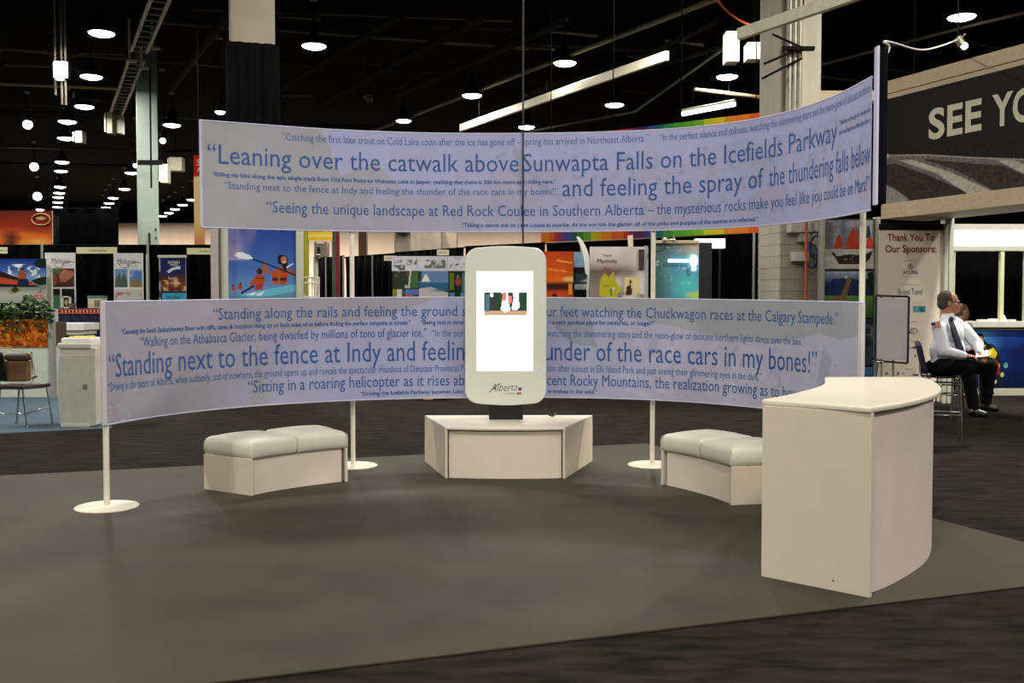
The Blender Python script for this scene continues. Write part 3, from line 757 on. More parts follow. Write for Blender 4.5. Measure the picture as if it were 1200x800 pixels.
# ================================================================== STANDS BEHIND, LEFT SIDE
def zat(py, Y): return aty(600, py, Y).z
def drape(label, x0, y0, x1, y1, top, z0=ZF, group='black pipe and drape curtains', amp=.05, wl=.32, m=None, name='drape'):
    """a pleated curtain hanging between two plan points"""
    a = Vector((x0, y0)); b = Vector((x1, y1)); L = (b - a).length; d = (b - a) / L; nn = Vector((-d.y, d.x)); n = max(8, int(L / .05)); rs = random.Random(int(L * 977 + top * 31))
    V = []; ph = 0
    for i in range(n + 1):
        s = L * i / n; ph += .05 / wl * 2 * math.pi * rs.uniform(.6, 1.4); V.append((s, amp * math.sin(ph)))
    F = []; P = []
    for th in (0, .012):
        for z, k in ((top, .45), (top - .5, .8), (z0 + .02, 1.)):
            for s, o in V: p = a + d * s + nn * (o * k + th); P.append((p.x, p.y, z))
    m_ = n + 1
    for t in range(2):
        for r in range(2):
            for i in range(n):
                q = t * 3 * m_ + r * m_ + i; F.append((q, q + 1, q + m_ + 1, q + m_) if t else (q + 1, q, q + m_, q + m_ + 1))
    for i in range(n): F.append((i, i + 1, 3 * m_ + i + 1, 3 * m_ + i)); F.append((2 * m_ + i + 1, 2 * m_ + i, 5 * m_ + i, 5 * m_ + i + 1))
    for i in (0, n):
        for r in range(2): F.append((r * m_ + i, (r + 1) * m_ + i, (r + 4) * m_ + i, (r + 3) * m_ + i))
    t = thing(name, label, 'curtain', ((x0 + x1) / 2, (y0 + y1) / 2, z0), group)
    MB().add(P, F, 0, True).build('cloth', m or DRAPE, t)
    MB().tube([(x0, y0, top - .01), (x1, y1, top - .01)], .02).build('top_rail', m or DRAPE, t)
    return t
def upright(label, px, Y, top, r=.03, m=None, group='aluminium drape uprights'):
    x = aty(px, 400, Y).x
    t = thing('drape_upright', label, 'pole', (x, Y, ZF), group)
    MB().tube([(x, Y, ZF + .01), (x, Y, top)], r, n=10).build('pole', m or ALU, t)
    MB().box((x - .2, Y - .2, ZF), (x + .2, Y + .2, ZF + .012), bev=.004).build('base_plate', m or ALU, t)
def board(name, label, cat, px0, px1, Y, z0, z1, layers, group=None, Yr=None, parent=None, **k):
    a, ux, W, _ = facing(px0, 300, px1, 300, Y, Yr)
    return picture(name, (a.x, a.y, z0), ux, UZ, W, z1 - z0, layers, parent, label=label, cat=cat, group=group, **k), a, ux, W
def text_on(parent, s, a, ux, W, z0, z1, u, v, wd, cap, m, name='lettering', off=.004, align='l', bold=0., shear=0., extra=None):
    """text on a board: u, v = start as a share of its width and height; wd = width share or None"""
    mb = MB(); nrm = Vector((ux.y, -ux.x, 0))
    o = Vector((a.x, a.y, z0)) + ux * (W * u) + UZ * ((z1 - z0) * v) + nrm * off
    flat_text(mb, s, o, ux, UZ, None if wd is None else wd * W, cap * (z1 - z0), bold=bold, shear=shear, align=align)
    if extra:
        pts = [Vector((a.x, a.y, z0)) + ux * (W * p[0]) + UZ * ((z1 - z0) * p[1]) + nrm * off for p in extra]
        mb.tube(catmull(pts, 5), .006, n=5)
    return mb.build(name, m, parent)

YD = 23.0; TOPD = zat(287, YD)
XL = lambda px, Y=YD: aty(px, 300, Y).x
drape('long black curtain behind the ski boat poster and the first Malaysian poster', XL(-60), YD, XL(174), YD, TOPD)
drape('black curtain behind the blue Australian banner stand', XL(174.5), YD, XL(262), YD, TOPD)
upright('thin upright between the beach poster and the pale poster on the left drapes', 51, YD - .12, zat(285, YD))
upright('thin upright between the pale poster of four pictures and the dark blue banner stand', 174.5, YD - .12, zat(286, YD))
MB().prism([(XL(176.5), YD - .3), (XL(182), YD - .6), (XL(182) + .04, YD - .58), (XL(176.5) + .04, YD - .28)], ZF, zat(300, YD)).build('side_rail', ALUL, label='pale grey side panel next to the thin upright on the left drapes', cat='panel')
for px0, px1, py0, py1, tx, lab in ((-12, 8.5, 289.5, 297, 'MEXICO', 'small cream booth sign at the picture edge above the poster of the stadium boats'),
                                    (89.5, 137, 289.5, 297, 'TOURISM MALAYSIA', 'small cream booth sign between the two pale tall posters'),
                                    (219, 262, 290.5, 298, 'SOUTHERN CROSS', 'small cream booth sign beside the dark blue banner stand')):
    t = thing('booth_sign', lab, 'sign', (XL(px0, YD - .1), YD - .1, zat(py1, YD - .1)), 'cream booth name signs')
    o, a, ux, W = board('card', None, None, px0, px1, YD - .09, zat(py1, YD - .09), zat(py0, YD - .09), [('r', 0, 0, 1, 1, (228, 222, 178))], parent=t, res=10, edge=(228, 222, 178))
    text_on(t, tx, a, ux, W, zat(py1, YD - .09), zat(py0, YD - .09), .32 if px0 > 0 else .55, .32, .42, .3, DARKINK)

# big orange backdrop and tall black drape beyond
t = thing('graphic_wall', 'large orange sunset graphic wall with an oval emblem rising over the left drapes', 'display wall', (XL(20, 26), 26, ZF))
z0, z1 = 0, zat(247, 26)
o, a, ux, W = board('graphic_panel', None, None, -70, 62, 26, ZF, z1, [('g', [(0, (120, 40, 20)), (.72, (190, 70, 24)), (.8, (214, 104, 40)), (.9, (150, 44, 24)), (1, (110, 34, 22))]),
    ('soft', .86, .80, .16, .05, (246, 176, 84)), ('soft', .72, .78, .14, .035, (232, 140, 60)), ('soft', .8, .84, .2, .03, (240, 120, 40)), ('soft', .64, .83, .1, .05, (60, 30, 26)), ('soft', .63, .79, .08, .03, (60, 30, 26)), ('n', 9, .18, 5)], parent=t, res=150)
mb = MB(); c = aty(48, 257, 25.97); mb.tube([(c.x + .24 * math.cos(k * math.pi / 14), 25.97, c.z + .15 * math.sin(k * math.pi / 14)) for k in range(28)], .018, n=5, closed=True)
mb.ball((c.x, 25.975, c.z + .02), (.14, .01, .05)); mb.build('emblem', mat('tan_ink', (190, 160, 100), .6), t)
MB().box((XL(62, 26) - .05, 26.03, ZF), (XL(62, 26), 26.4, z1 - .1)).build('frame', DSTEEL, t)
drape('tall black curtain wall right of the orange sunset graphic wall', XL(62.5, 27), 27, XL(140, 27), 27, zat(244, 27), amp=.06, wl=.5)

# posters on the left drapes
t = thing('poster', 'wide beach poster of boats with red lettering', 'poster', (XL(20, 22.4), 22.4, ZF))
z0, z1 = zat(355, 22.4), zat(303, 22.4)
o, a, ux, W = board('picture', None, None, -30, 54, 22.4, z0, z1, [('g', [(0, (150, 156, 148)), (.2, (178, 180, 166)), (.36, (120, 130, 130)), (.6, (120, 150, 190)), (.75, (60, 96, 170)), (1, (24, 48, 122))]),
    ('c', 9, .58, 3, (238, 240, 244), (0, .55, 1, .88)), ('p', [(0, .84), (.36, .72), (.8, .46), (.9, .36), (0, .36)], (34, 32, 40)), ('p', [(0, .64), (.36, .58), (.84, .44), (.88, .40), (0, .46)], (190, 74, 36)),
    ('p', [(.6, .62), (.63, .76), (.68, .78), (.72, .64), (.7, .42), (.62, .42)], (150, 84, 44)), ('p', [(.6, .55), (.74, .55), (.76, .4), (.6, .4)], (32, 36, 66)), ('e', .67, .77, .02, .03, (40, 26, 22)),
    ('p', [(.45, .3), (.62, .36), (.66, .28), (.5, .2)], (150, 140, 62)), ('e', .56, .3, .05, .06, (60, 56, 40)), ('c', 14, .62, 8, (150, 100, 80), (.6, .22, 1, .36)), ('p', [(0, .08), (.25, 0), (0, 0)], (40, 44, 44)),
    ('p', [(.82, .9), (.9, 1), (1, 1), (1, .8), (.9, .78)], (24, 34, 30)), ('p', [(.78, .5), (.9, .58), (1, .6), (1, .42), (.9, .4)], (24, 40, 34))], parent=t, res=130)
text_on(t, 'M\u00c9XICO', a, ux, W, z0, z1, .71, .1, .25, .09, mat('red_ink', (196, 40, 36), .6), bold=.03)
MB().tube([(XL(-20, 22.5), 22.5, ZF), (XL(-20, 22.5), 22.5, z1)], .03).tube([(XL(48, 22.5), 22.5, ZF), (XL(48, 22.5), 22.5, z1)], .03).build('easel_frame', ALU, t)
def malaysia(px0, px1, py0, label, layers, u0, strip):
    t = thing('poster', label, 'poster', (XL(px0, 22.6), 22.6, ZF), 'pale tall posters with script heading')
    z0, z1 = .35, zat(py0, 22.6)
    o, a, ux, W = board('picture', None, None, px0, px1, 22.6, z0, z1, [('r', 0, 0, 1, 1, (222, 220, 222))] + layers, parent=t, res=120)
    text_on(t, 'Malaysia', a, ux, W, z0, z1, u0, .90, .62, .05, DARKINK, shear=.3, bold=-.01, extra=[(u0 + .05, .905), (u0 + .2, .865), (u0 + .36, .868), (u0 + .42, .90), (u0 + .62, .915), (u0 + .8, .908)])
    text_on(t, 'Truly Asia', a, ux, W, z0, z1, u0 + .38, .875, .3, .016, mat('grey_ink'), shear=.3, name='small_lettering')
    MB().box((a.x + .1, 22.63, ZF), (a.x + .16, 22.68, z1 - .2)).box((a.x + W - .16, 22.63, ZF), (a.x + W - .1, 22.68, z1 - .2)).build('frame', ALU, t)
vv = lambda py, Y=22.6: (zat(py, Y) - .35) / (zat(296, Y) - .35)
malaysia(52.5, 88, 296, 'pale tall poster of brown hands standing behind the leafy plants', [('r', .2, 0, 1, 1, (224, 222, 226)), ('r', .17, 0, .22, .8, (200, 208, 140)), ('r', .24, vv(336), .97, vv(314.5), (84, 50, 40)), ('soft', .35, vv(317), .2, .04, (70, 130, 70)),
    ('p', [(.45, vv(322)), (.6, vv(316)), (.9, vv(317)), (.97, vv(322)), (.7, vv(330)), (.5, vv(331))], (176, 110, 84)), ('p', [(.24, vv(321)), (.36, vv(320)), (.4, vv(330)), (.3, vv(334)), (.24, vv(333))], (150, 84, 60)), ('n', 12, .3, 6, .24, vv(336), .97, vv(314.5)),
    ('r', .24, vv(356), .48, vv(338), (34, 24, 26)), ('r', .24, vv(362), .48, vv(346), (70, 120, 90)), ('r', .53, vv(358), .97, vv(338), (22, 20, 24))], .2, True)
malaysia(133, 167.5, 296.5, 'pale tall poster of four small city pictures standing right of the table', [('r', .04, vv(336), .47, vv(314.5), (110, 150, 186)), ('r', .53, vv(336), .97, vv(314.5), (84, 130, 200)), ('c', 8, .5, 4, (220, 226, 230), (.53, vv(324), .97, vv(314))),
    ('p', [(.04, vv(336)), (.04, vv(328)), (.2, vv(318)), (.24, vv(327)), (.36, vv(319)), (.47, vv(329)), (.47, vv(336))], (84, 96, 84)), ('p', [(.53, vv(336)), (.53, vv(330)), (.7, vv(325)), (.85, vv(328)), (.97, vv(331)), (.97, vv(336))], (140, 120, 84)),
    ('r', .04, vv(362), .97, vv(339), (196, 196, 190)), ('c', 8, .52, 2, (60, 52, 50), (.04, vv(352), .97, vv(340))), ('c', 9, .6, 12, (170, 50, 46), (.04, vv(354), .97, vv(342))), ('r', .04, .0, .97, vv(362), (150, 160, 170))], .12, False)
t = thing('banner_stand', 'dark blue roll up banner stand with a city at night and a turquoise band', 'banner stand', (XL(201, 22.3), 22.3, ZF))
z0, z1 = .08, zat(301.5, 22.3)
va = lambda py: (zat(py, 22.3) - .08) / (z1 - .08)
o, a, ux, W = board('picture', None, None, 186, 217.5, 22.3, z0, z1, [('g', [(0, (30, 40, 84)), (va(343), (34, 30, 50)), (va(336), (120, 60, 44)), (va(325), (84, 48, 50)), (va(320), (34, 44, 92)), (1, (22, 40, 92))]), ('c', 22, .6, 6, (250, 200, 130), (.06, va(341), 1, va(328))), ('soft', .62, va(331), .14, .045, (250, 210, 150)),
    ('r', .1, va(351.5), 1, va(343.5), (60, 170, 210)), ('r', .1, va(358), 1, va(351.5), (214, 214, 196)), ('p', [(.3, va(318)), (.45, va(314)), (.7, va(312)), (.8, va(312)), (.8, va(315)), (.55, va(316)), (.36, va(320))], (210, 224, 240)), ('r', 0, 0, .06, 1, (170, 170, 176)), ('c', 12, .5, 3, (60, 50, 60), (0, 0, .06, 1))], parent=t, res=120)
text_on(t, 'SOUTHERN', a, ux, W, z0, z1, .34, va(308.5), .44, .02, CREAMINK, bold=.02); text_on(t, 'WORLD', a, ux, W, z0, z1, .42, va(311.5), .3, .02, CREAMINK, bold=.02)
text_on(t, 'Australia', a, ux, W, z0, z1, .34, va(327.5), .36, .028, CREAMINK); text_on(t, 'New Zealand', a, ux, W, z0, z1, .28, va(349.5), .5, .026, NAVY)
MB().box((a.x - .02, 22.28, z1 - .01), (a.x + W + .02, 22.32, z1 + .05), bev=.006).build('top_rail', ALUL, t)
MB().box((a.x - .03, 22.2, ZF), (a.x + W + .03, 22.4, .09), bev=.01).build('base', ALU, t)

# navy table with patterned edge, things on it
TY = 20.6; tz = zat(361, TY)
t = thing('display_table', 'tall table under a navy cloth with a red patterned edge', 'table', (XL(95, TY), TY + .4, ZF))
x0, x1 = XL(67, TY), XL(178, TY)
drp = []
MB().box((x0 + .03, TY + .03, .2), (x1 - .03, TY + .75, tz - .004), bev=.01).build('tabletop', WHITE, t)
V = []; n = 60
mb = MB(); mb.box((x0, TY, tz - .02), (x1, TY + .8, tz), bev=.006)
for i in range(n):
    xa = x0 + (x1 - x0) * i / n; xb = x0 + (x1 - x0) * (i + 1) / n; ya = TY + .02 * math.sin(i * 1.1); yb_ = TY + .02 * math.sin((i + 1) * 1.1)
    mb.add([(xa, ya, ZF), (xb, yb_, ZF), (xb, yb_, tz - .004), (xa, ya, tz - .004), (xa, ya + .02, ZF), (xb, yb_ + .02, ZF), (xb, yb_ + .02, tz - .004), (xa, ya + .02, tz - .004)], [(0, 1, 2, 3), (5, 4, 7, 6)], 0, True)
mb.build('tablecloth', NAVY, t)
o, a, ux, W = board('patterned_edge', None, None, 67.5, 178, TY - .03, zat(367.5, TY - .03), zat(362, TY - .03), [('r', 0, 0, 1, 1, (186, 84, 70))] + [q for i in range(26) for q in (('e', .02 + i * .038, .5, .012, .34, (112, 34, 34)), ('e', .039 + i * .038, .5, .007, .3, (226, 170, 140)))], parent=t, res=300, thick=.01)
YT = TY + .2
t = thing('framed_photo', 'small framed photo standing on the navy table', 'picture frame', (XL(77, YT), YT, tz))
o, a, ux, W = board('picture', None, None, 73.5, 80.5, YT, tz + .02, zat(348.5, YT), [('r', 0, 0, 1, 1, (60, 60, 52)), ('e', .5, .5, .3, .3, (170, 160, 120))], parent=t, res=30)
mb = MB(); a_, b_ = XL(72.5, YT), XL(82, YT); zt = zat(347, YT)
for bx in (((a_, tz), (a_ + .025, zt)), ((b_ - .025, tz), (b_, zt)), ((a_, tz), (b_, tz + .025)), ((a_, zt - .025), (b_, zt))): mb.box((bx[0][0], YT - .03, bx[0][1]), (bx[1][0], YT + .03, bx[1][1]))
mb.build('frame', mat('cream_frame', (214, 210, 184), .5), t)
t = thing('brochure_box', 'open cream brochure box with a teal lid edge on the navy table', 'box', (XL(110, YT), YT, tz))
a_, b_ = XL(102, YT), XL(119, YT); zt = zat(346.5, YT)
MB().box((a_, YT, tz), (b_, YT + .25, zt - .05), bev=.006).build('box_body', mat('cream_box', (210, 200, 160), .6, var=.2, scale=6), t)
MB().box((a_ - .01, YT - .01, zt - .05), (b_ + .01, YT + .26, zt), bev=.006).build('lid', mat('teal_lid', (70, 120, 130), .6), t)
MB().box((a_ + .14, YT - .012, tz + .03), (b_ - .04, YT - .002, zt - .09)).build('printed_panel', mat('box_print', (120, 120, 96), .6, var=.5, scale=18), t)
t = thing('potted_plant', 'small green plant next to the photo frame on the navy table', 'plant', (XL(85, YT), YT, tz))
mb = MB(); c = aty(85, 358, YT)
for i in range(34):
    a_ = random.uniform(0, 6.28); r = random.uniform(.02, .13); z = tz + .08 + random.uniform(0, .16); x = c.x + r * math.cos(a_); y = YT + r * math.sin(a_)
    d = Vector((math.cos(a_), math.sin(a_), random.uniform(-.3, .6))) * .05; e = d.cross(Vector((0, 0, 1))).normalized() * .022
    p = Vector((x, y, z)); mb.add([p, p + d * .5 + e, p + d, p + d * .5 - e], [(0, 1, 2, 3)])
LEAF = mat('leaf_green', (52, 88, 40), .55, var=.45, scale=22)
mb.build('foliage', LEAF, t); MB().lathe([(.05, 0), (.07, .1), (.06, .1)], (c.x, YT, tz), 12).build('pot', mat('brown_pot', (80, 60, 46), .6), t)

# planter stand with orange graphic
PY_ = 16.9
x0, x1 = XL(-70, PY_), XL(55, PY_); zw, zo = zat(407, PY_), zat(374, PY_)
t = thing('planter_stand', 'white planter stand with an orange graphic band under leafy plants', 'planter', ((x0 + x1) / 2, PY_ + .4, ZF))
MB().box((x0, PY_, ZF), (x1, PY_ + .7, zw), bev=.008).build('base_panel', mat('stand_white', (196, 204, 192), .5), t)
picture('graphic_band', (x0, PY_ - .01, zw), (1, 0, 0), UZ, x1 - x0, zo - zw, [('g', [(0, (150, 66, 20)), (.5, (196, 96, 24)), (1, (160, 84, 24))]), ('c', 6, .5, 3, (226, 130, 40)), ('c', 9, .58, 5, (110, 52, 20)), ('c', 9, .6, 9, (104, 110, 40), (0, .3, 1, 1)), ('n', 12, .35, 2)], t, res=160)
MB().box((x0, PY_ + .012, zw), (x1, PY_ + .7, zo - .05), bev=.004).build('soil_box', mat('soil_box', (70, 52, 36), .8), t)
MB().box((XL(55.5, PY_), PY_ - .02, ZF), (XL(61, PY_), PY_ + .1, zat(373, PY_)), bev=.006).build('corner_post', mat('post_grey', (148, 150, 142), .5), t)
mb = MB(); rs = random.Random(3)
for i in range(1500):
    px = rs.uniform(-60, 63); hump = 352 + 6 * math.sin(px * .13) + 5 * math.sin(px * .31 + 1)
    py = hump + rs.random() ** 1.1 * (30 if px < 56 else 16); y = PY_ + rs.uniform(-.12, .5)
    p = aty(px, py, y); a_ = rs.uniform(0, 6.28)
    d = Vector((math.cos(a_), math.sin(a_), rs.uniform(-.9, .5))).normalized() * rs.uniform(.07, .13); e = d.cross(Vector((rs.uniform(-.4, .4), rs.uniform(-.4, .4), 1))).normalized() * d.length * .36
    mb.add([p - d * .5, p + e, p + d * .5, p - e], [(0, 1, 2, 3)], 0 if rs.random() < .75 else 1)
o = mb.build('foliage', [LEAF, mat('leaf_pale', (126, 150, 84), .5, var=.3, scale=20)], loc=(XL(0, PY_), PY_, zo), label='leafy green plants growing over the orange planter band', cat='plants', kind='stuff')

# white office machine and white pedestal cabinet
t = thing('white_cabinet', 'open white cabinet with a dark recess and drawers, half hidden by the taller pedestal cabinet', 'cabinet', (XL(78, 19.4), 19.8, ZF))
Y = 19.4; bx = lambda px0, py0, px1, py1, y0, y1, nm, m, bev=.006: fbox2(px0, py0, px1, py1, y0, y1, nm, m, t, bev)
def fbox2(px0, py0, px1, py1, y0, y1, nm, m, par, bev=.006):
    a = aty(px0, py1, y0); b = aty(px1, py0, y0)
    return MB().box((a.x, y0, a.z), (b.x, y1, b.z), bev=bev).build(nm, m, par)
OFFW = mat('office_white', (212, 210, 196), .45, var=.02)
bx(60, 378.5, 98, 387, Y - .05, Y + .7, 'top', mat('bright_white', (238, 236, 234), .4), .012)
bx(61, 387, 97, 392, Y, Y + .65, 'upper_rail', OFFW)
bx(81, 387, 97, 447, Y + .1, Y + .65, 'side_column', OFFW)
bx(60.5, 387, 62, 448.5, Y, Y + .65, 'side_panel', OFFW)
MB().box((XL(60.5, Y), Y, ZF), (XL(97, Y), Y + .65, zat(447, Y)), bev=.004).build('plinth', OFFW, t)
bx(61, 392, 82, 415, Y + .3, Y + .6, 'recess', BLACK)
bx(61, 415, 82, 419.5, Y, Y + .65, 'shelf', OFFW)
bx(61, 419.5, 82, 423.5, Y + .2, Y + .6, 'slot', BLACK)
bx(61, 424, 82, 436, Y, Y + .6, 'drawer', OFFW); bx(61, 437, 82, 447.5, Y, Y + .6, 'drawer', OFFW)
Y = 12.75
t = thing('pedestal_cabinet', 'white lockable pedestal cabinet with bowed side on the blue carpet', 'cabinet', (XL(93, Y), Y + .25, ZF))
a = aty(72, 499.5, Y); b = aty(111.5, 408, Y); sx = aty(116, 400, Y + .3).x
prof = []
for k in range(15):
    z = ZF + .03 + (b.z - ZF - .03) * k / 14; prof.append((a.x - .045 * math.sin(math.pi * (k / 14)) + .0, z))
P = [(x, Y, z) for x, z in prof] + [(b.x, Y, prof[-1][1]), (b.x, Y, prof[0][1])]
Q = [(x + .03, Y + .42, z) for x, y, z in P[:-2]] + [(sx, Y + .42, prof[-1][1]), (sx, Y + .42, prof[0][1])]
n = len(P); MB().add(P + Q, [tuple(range(n))[::-1], tuple(range(n, 2 * n))] + [(i, (i + 1) % n, n + (i + 1) % n, n + i) for i in range(n)]).build('body', OFFW, t)
MB().box((a.x - .01, Y - .012, ZF + .02), (b.x - .01, Y - .002, b.z - .09), bev=.003).build('door', mat('office_white_front', (204, 204, 188), .45), t)
c = aty(99.5, 453, Y - .02); MB().box((c.x - .028, Y - .02, c.z - .035), (c.x + .03, Y - .008, c.z + .03), bev=.005).build('lock', STEEL, t)
MB().box((a.x - .0, Y - .02, ZF), (sx, Y + .44, ZF + .05), bev=.01).build('plinth', OFFW, t)
MB().box((a.x - .03, Y - .03, b.z - .005), (sx + .03, Y + .46, zat(402, Y)), bev=.02).build('top_slab', OFFW, t)
MB().box((a.x, Y + .02, zat(402, Y)), (sx, Y + .42, zat(396, Y)), bev=.02).build('tray_lid', mat('bright_white'), t)
MB().box((XL(115.5, Y + .1), Y + .1, zat(428, Y)), (XL(117.3, Y + .1), Y + .13, zat(409, Y)), bev=.006).build('side_handle', mat('bright_white'), t)
c = aty(96, 396, Y + .2); MB().box((c.x - .13, Y + .1, zat(396, Y)), (c.x + .14, Y + .32, zat(396, Y) + .018), rot=.12, bev=.004).build('yellow_folder', mat('yellow_card', (226, 200, 90), .6), loc=(c.x, Y + .2, zat(396, Y)), label='yellow folder lying on top of the white pedestal cabinet', cat='folder')

# chrome visitor chair with a brown bag
Y = 12.9
t = thing('visitor_chair', 'chrome framed chair with dark seat and back beside the white pedestal cabinet', 'chair', (XL(20, Y), Y, ZF))
s_ = Y / FPX
px = lambda x, y=0: XL(x, Y + y); zz = lambda py: zat(py, Y)
mb = MB()
MB().prism([(px(1), Y - .22), (px(36), Y - .26), (px(49), Y - .02), (px(49), Y + .18), (px(30), Y + .24), (px(3), Y + .2)], zz(454.5), zz(449.5), bev=.015).build('seat', mat('dark_plum_seat', (58, 44, 48), .55), t)
mb = MB(); V = []; F = []
for j in range(9):
    for i in range(7):
        u, v = i / 6, j / 8; r = (1 - .12 * abs(2 * v - 1) ** 4)
        V.append((px(-8) + (px(11) - px(-8)) * (.5 + (u - .5) * r), Y - .14 + .06 * math.sin(math.pi * u) - .08 * v, zz(446) + (zz(412) - zz(446)) * v))
k = len(V); V += [(x, y + .035, z) for x, y, z in V]
for j in range(8):
    for i in range(6):
        q = j * 7 + i; F += [(q, q + 1, q + 8, q + 7), (k + q + 1, k + q, k + q + 7, k + q + 8)]
for i in range(6): F += [(i + 1, i, k + i, k + i + 1), (56 + i, 57 + i, k + 57 + i, k + 56 + i)]
for j in range(8): F += [(j * 7, j * 7 + 7, k + j * 7 + 7, k + j * 7), (j * 7 + 13, j * 7 + 6, k + j * 7 + 6, k + j * 7 + 13)]
MB().add(V, F, 0, True).build('backrest', mat('black_seat_shell', (30, 27, 26), .45), t)
for x0, x1, y0, y1 in ((7, 3, -.2, -.24), (34.5, 40.5, -.24, -.28), (46, 50, .14, .2), (12, 6, .18, .22)):
    MB().tube([(px(x0), Y + y0, zz(453)), (px(x1), Y + y1, ZF + .012)], .0125, n=8).ball((px(x1), Y + y1, ZF + .016), .018).build('leg', CHROME, t)
MB().tube([(px(3), Y - .24, zz(482)), (px(38.5), Y - .27, zz(482)), (px(48.5), Y + .18, zz(478))], .01).build('stretcher', CHROME, t)
MB().tube(catmull([(px(7), Y - .18, zz(453)), (px(4), Y - .16, zz(448)), (px(2), Y - .14, zz(440))], 5), .012).build('back_frame', CHROME, t)
MB().tube([(px(34), Y - .02, zz(453)), (px(34), Y + .05, zz(442)), (px(34), Y + .02, zz(412))], .012).tube([(px(34), Y + .02, zz(443)), (px(41), Y + .0, zz(441))], .014).build('arm_frame', CHROME, t)
t = thing('shoulder_bag', 'brown shoulder bag with a thin strap hanging on the chrome chair', 'bag', (XL(21, Y), Y - .02, zz(446)))
MB().prism([(px(8), Y - .11), (px(32), Y - .08), (px(33), Y + .02), (px(9), Y + .02)], zz(446.5), zz(422), bev=.02).build('bag_body', mat('brown_leather', (112, 80, 44), .6, var=.35, scale=7), t)
MB().prism([(px(9), Y - .13), (px(34), Y - .1), (px(34.5), Y + .03), (px(9), Y + .03)], zz(422), zz(414), bev=.03, seg=3).build('flap', mat('dark_brown_leather', (70, 52, 34), .55), t)
MB().tube(catmull([(px(-3), Y - .1, zz(405)), (px(10), Y - .08, zz(408)), (px(30), Y - .04, zz(413)), (px(36), Y - .04, zz(416)), (px(39), Y - .03, zz(430)), (px(39.5), Y - .02, zz(440))], 6), .007).build('strap', mat('tan_strap', (190, 170, 110), .6), t)

# red and cream vertical banner left of the upper banner
t = thing('hanging_banner', 'narrow red and cream hanging banner behind the left end of the upper banner', 'banner', (XL(236, 24), 24, zat(300, 24)))
o, a, ux, W = board('picture', None, None, 228, 240, 24, zat(300, 24), zat(182, 24), [('g', [(0, (200, 90, 50)), (.35, (236, 196, 130)), (.78, (240, 214, 160)), (.8, (190, 24, 30)), (1, (196, 30, 34))])], parent=t, res=60, edge=(180, 60, 40))
text_on(t, 'S', a, ux, W, zat(300, 24), zat(182, 24), .3, .9, .4, .06, CREAMINK); text_on(t, 'A', a, ux, W, zat(300, 24), zat(182, 24), .3, .83, .4, .05, CREAMINK)
MB().tube([(a.x + W / 2, 24, zat(182, 24)), (a.x + W / 2, 24, 9.8)], .012).build('hanging_wire', DSTEEL, t)

# ================================================================== STANDS BEHIND, CENTRE
YK = 15.9
t = thing('kayak_panel', 'tall blue sky panel of two kayakers in orange vests', 'display panel', (XL(307, YK), YK, ZF))
z0, z1 = .2, zat(258, YK); vk = lambda py: (zat(py, YK) - z0) / (z1 - z0); uk = lambda p: (p - 267) / 79.5
PK = lambda L: [(uk(x), vk(y)) for x, y in L]
o, a, ux, W = board('picture', None, None, 267, 346.5, YK, z0, z1, [('g', [(0, (40, 90, 120)), (vk(352), (70, 130, 160)), (vk(346), (100, 150, 176)), (vk(343), (110, 146, 200)), (vk(315), (74, 112, 186)), (vk(285), (54, 84, 160)), (1, (40, 60, 140))]),
    ('c', 3.2, .5, 14, (160, 150, 190), (0, vk(305), 1, 1)), ('c', 4, .6, 11, (120, 120, 180), (0, vk(310), 1, 1)),
    ('p', PK([(280, 346), (300, 341), (322, 337), (346, 333), (347, 341), (320, 346), (296, 348)]), (110, 190, 214)), ('p', PK([(288, 345), (300, 342), (296, 346)]), (236, 240, 240)), ('p', PK([(297, 345), (310, 341), (305, 347)]), (210, 236, 240)),
    ('p', PK([(318, 319), (328, 313), (338, 315), (346, 318), (346, 324), (337, 322), (334, 334), (319, 332), (319, 322), (308, 318)]), (150, 96, 66)),
    ('p', PK([(306, 322), (309, 307), (312, 306), (313, 311), (316, 319)]), (156, 98, 66)),
    ('p', PK([(318, 320), (321, 316), (336, 317), (337, 325), (335, 333), (319, 332)]), (196, 76, 34)), ('r', uk(319), vk(329), uk(336), vk(325), (60, 40, 40)), ('l', PK([(327.5, 318), (326.5, 332)]), .012, (150, 110, 60)),
    ('e', uk(331.5), vk(304), .075, .026, (44, 26, 24)), ('p', PK([(325, 302), (328, 298), (336, 300), (337, 312), (334, 320), (330, 310), (326, 309)]), (40, 24, 22)), ('e', uk(332.5), vk(304.5), .045, .022, (190, 120, 90)), ('r', uk(331), vk(307.5), uk(334.5), vk(306.2), (240, 230, 220)),
    ('p', PK([(297, 326), (300, 322), (309, 323), (310, 330), (306, 335), (297, 333)]), (190, 72, 34)), ('e', uk(304), vk(318), .04, .02, (60, 36, 30)), ('p', PK([(299, 324), (292, 332), (294, 336), (298, 333)]), (160, 90, 60)), ('p', PK([(299, 333), (309, 332), (307, 339), (298, 340)]), (170, 60, 60)), ('r', uk(300), vk(326.8), uk(310), vk(325.4), (40, 30, 34)),
    ('e', uk(273), vk(338), .03, .014, (190, 80, 60)), ('e', uk(281), vk(336), .035, .018, (170, 70, 50)), ('e', uk(281.5), vk(332.5), .015, .008, (50, 40, 40)), ('e', uk(272.5), vk(334.5), .015, .008, (70, 50, 44)),
    ('l', PK([(295, 303), (312, 309), (345, 322)]), .009, (30, 34, 60)), ('p', PK([(274, 299), (278, 295.5), (284, 295.5), (293, 299), (297, 303), (290, 304), (280, 302.5)]), (226, 232, 240)), ('l', PK([(336, 313), (343, 309)]), .008, (230, 230, 230)), ('l', PK([(283, 343), (297, 335)]), .012, (30, 40, 90))], parent=t, res=330)
MB().box((a.x, YK + .03, ZF), (a.x + W, YK + .1, z1)).build('backing', DSTEEL, t)
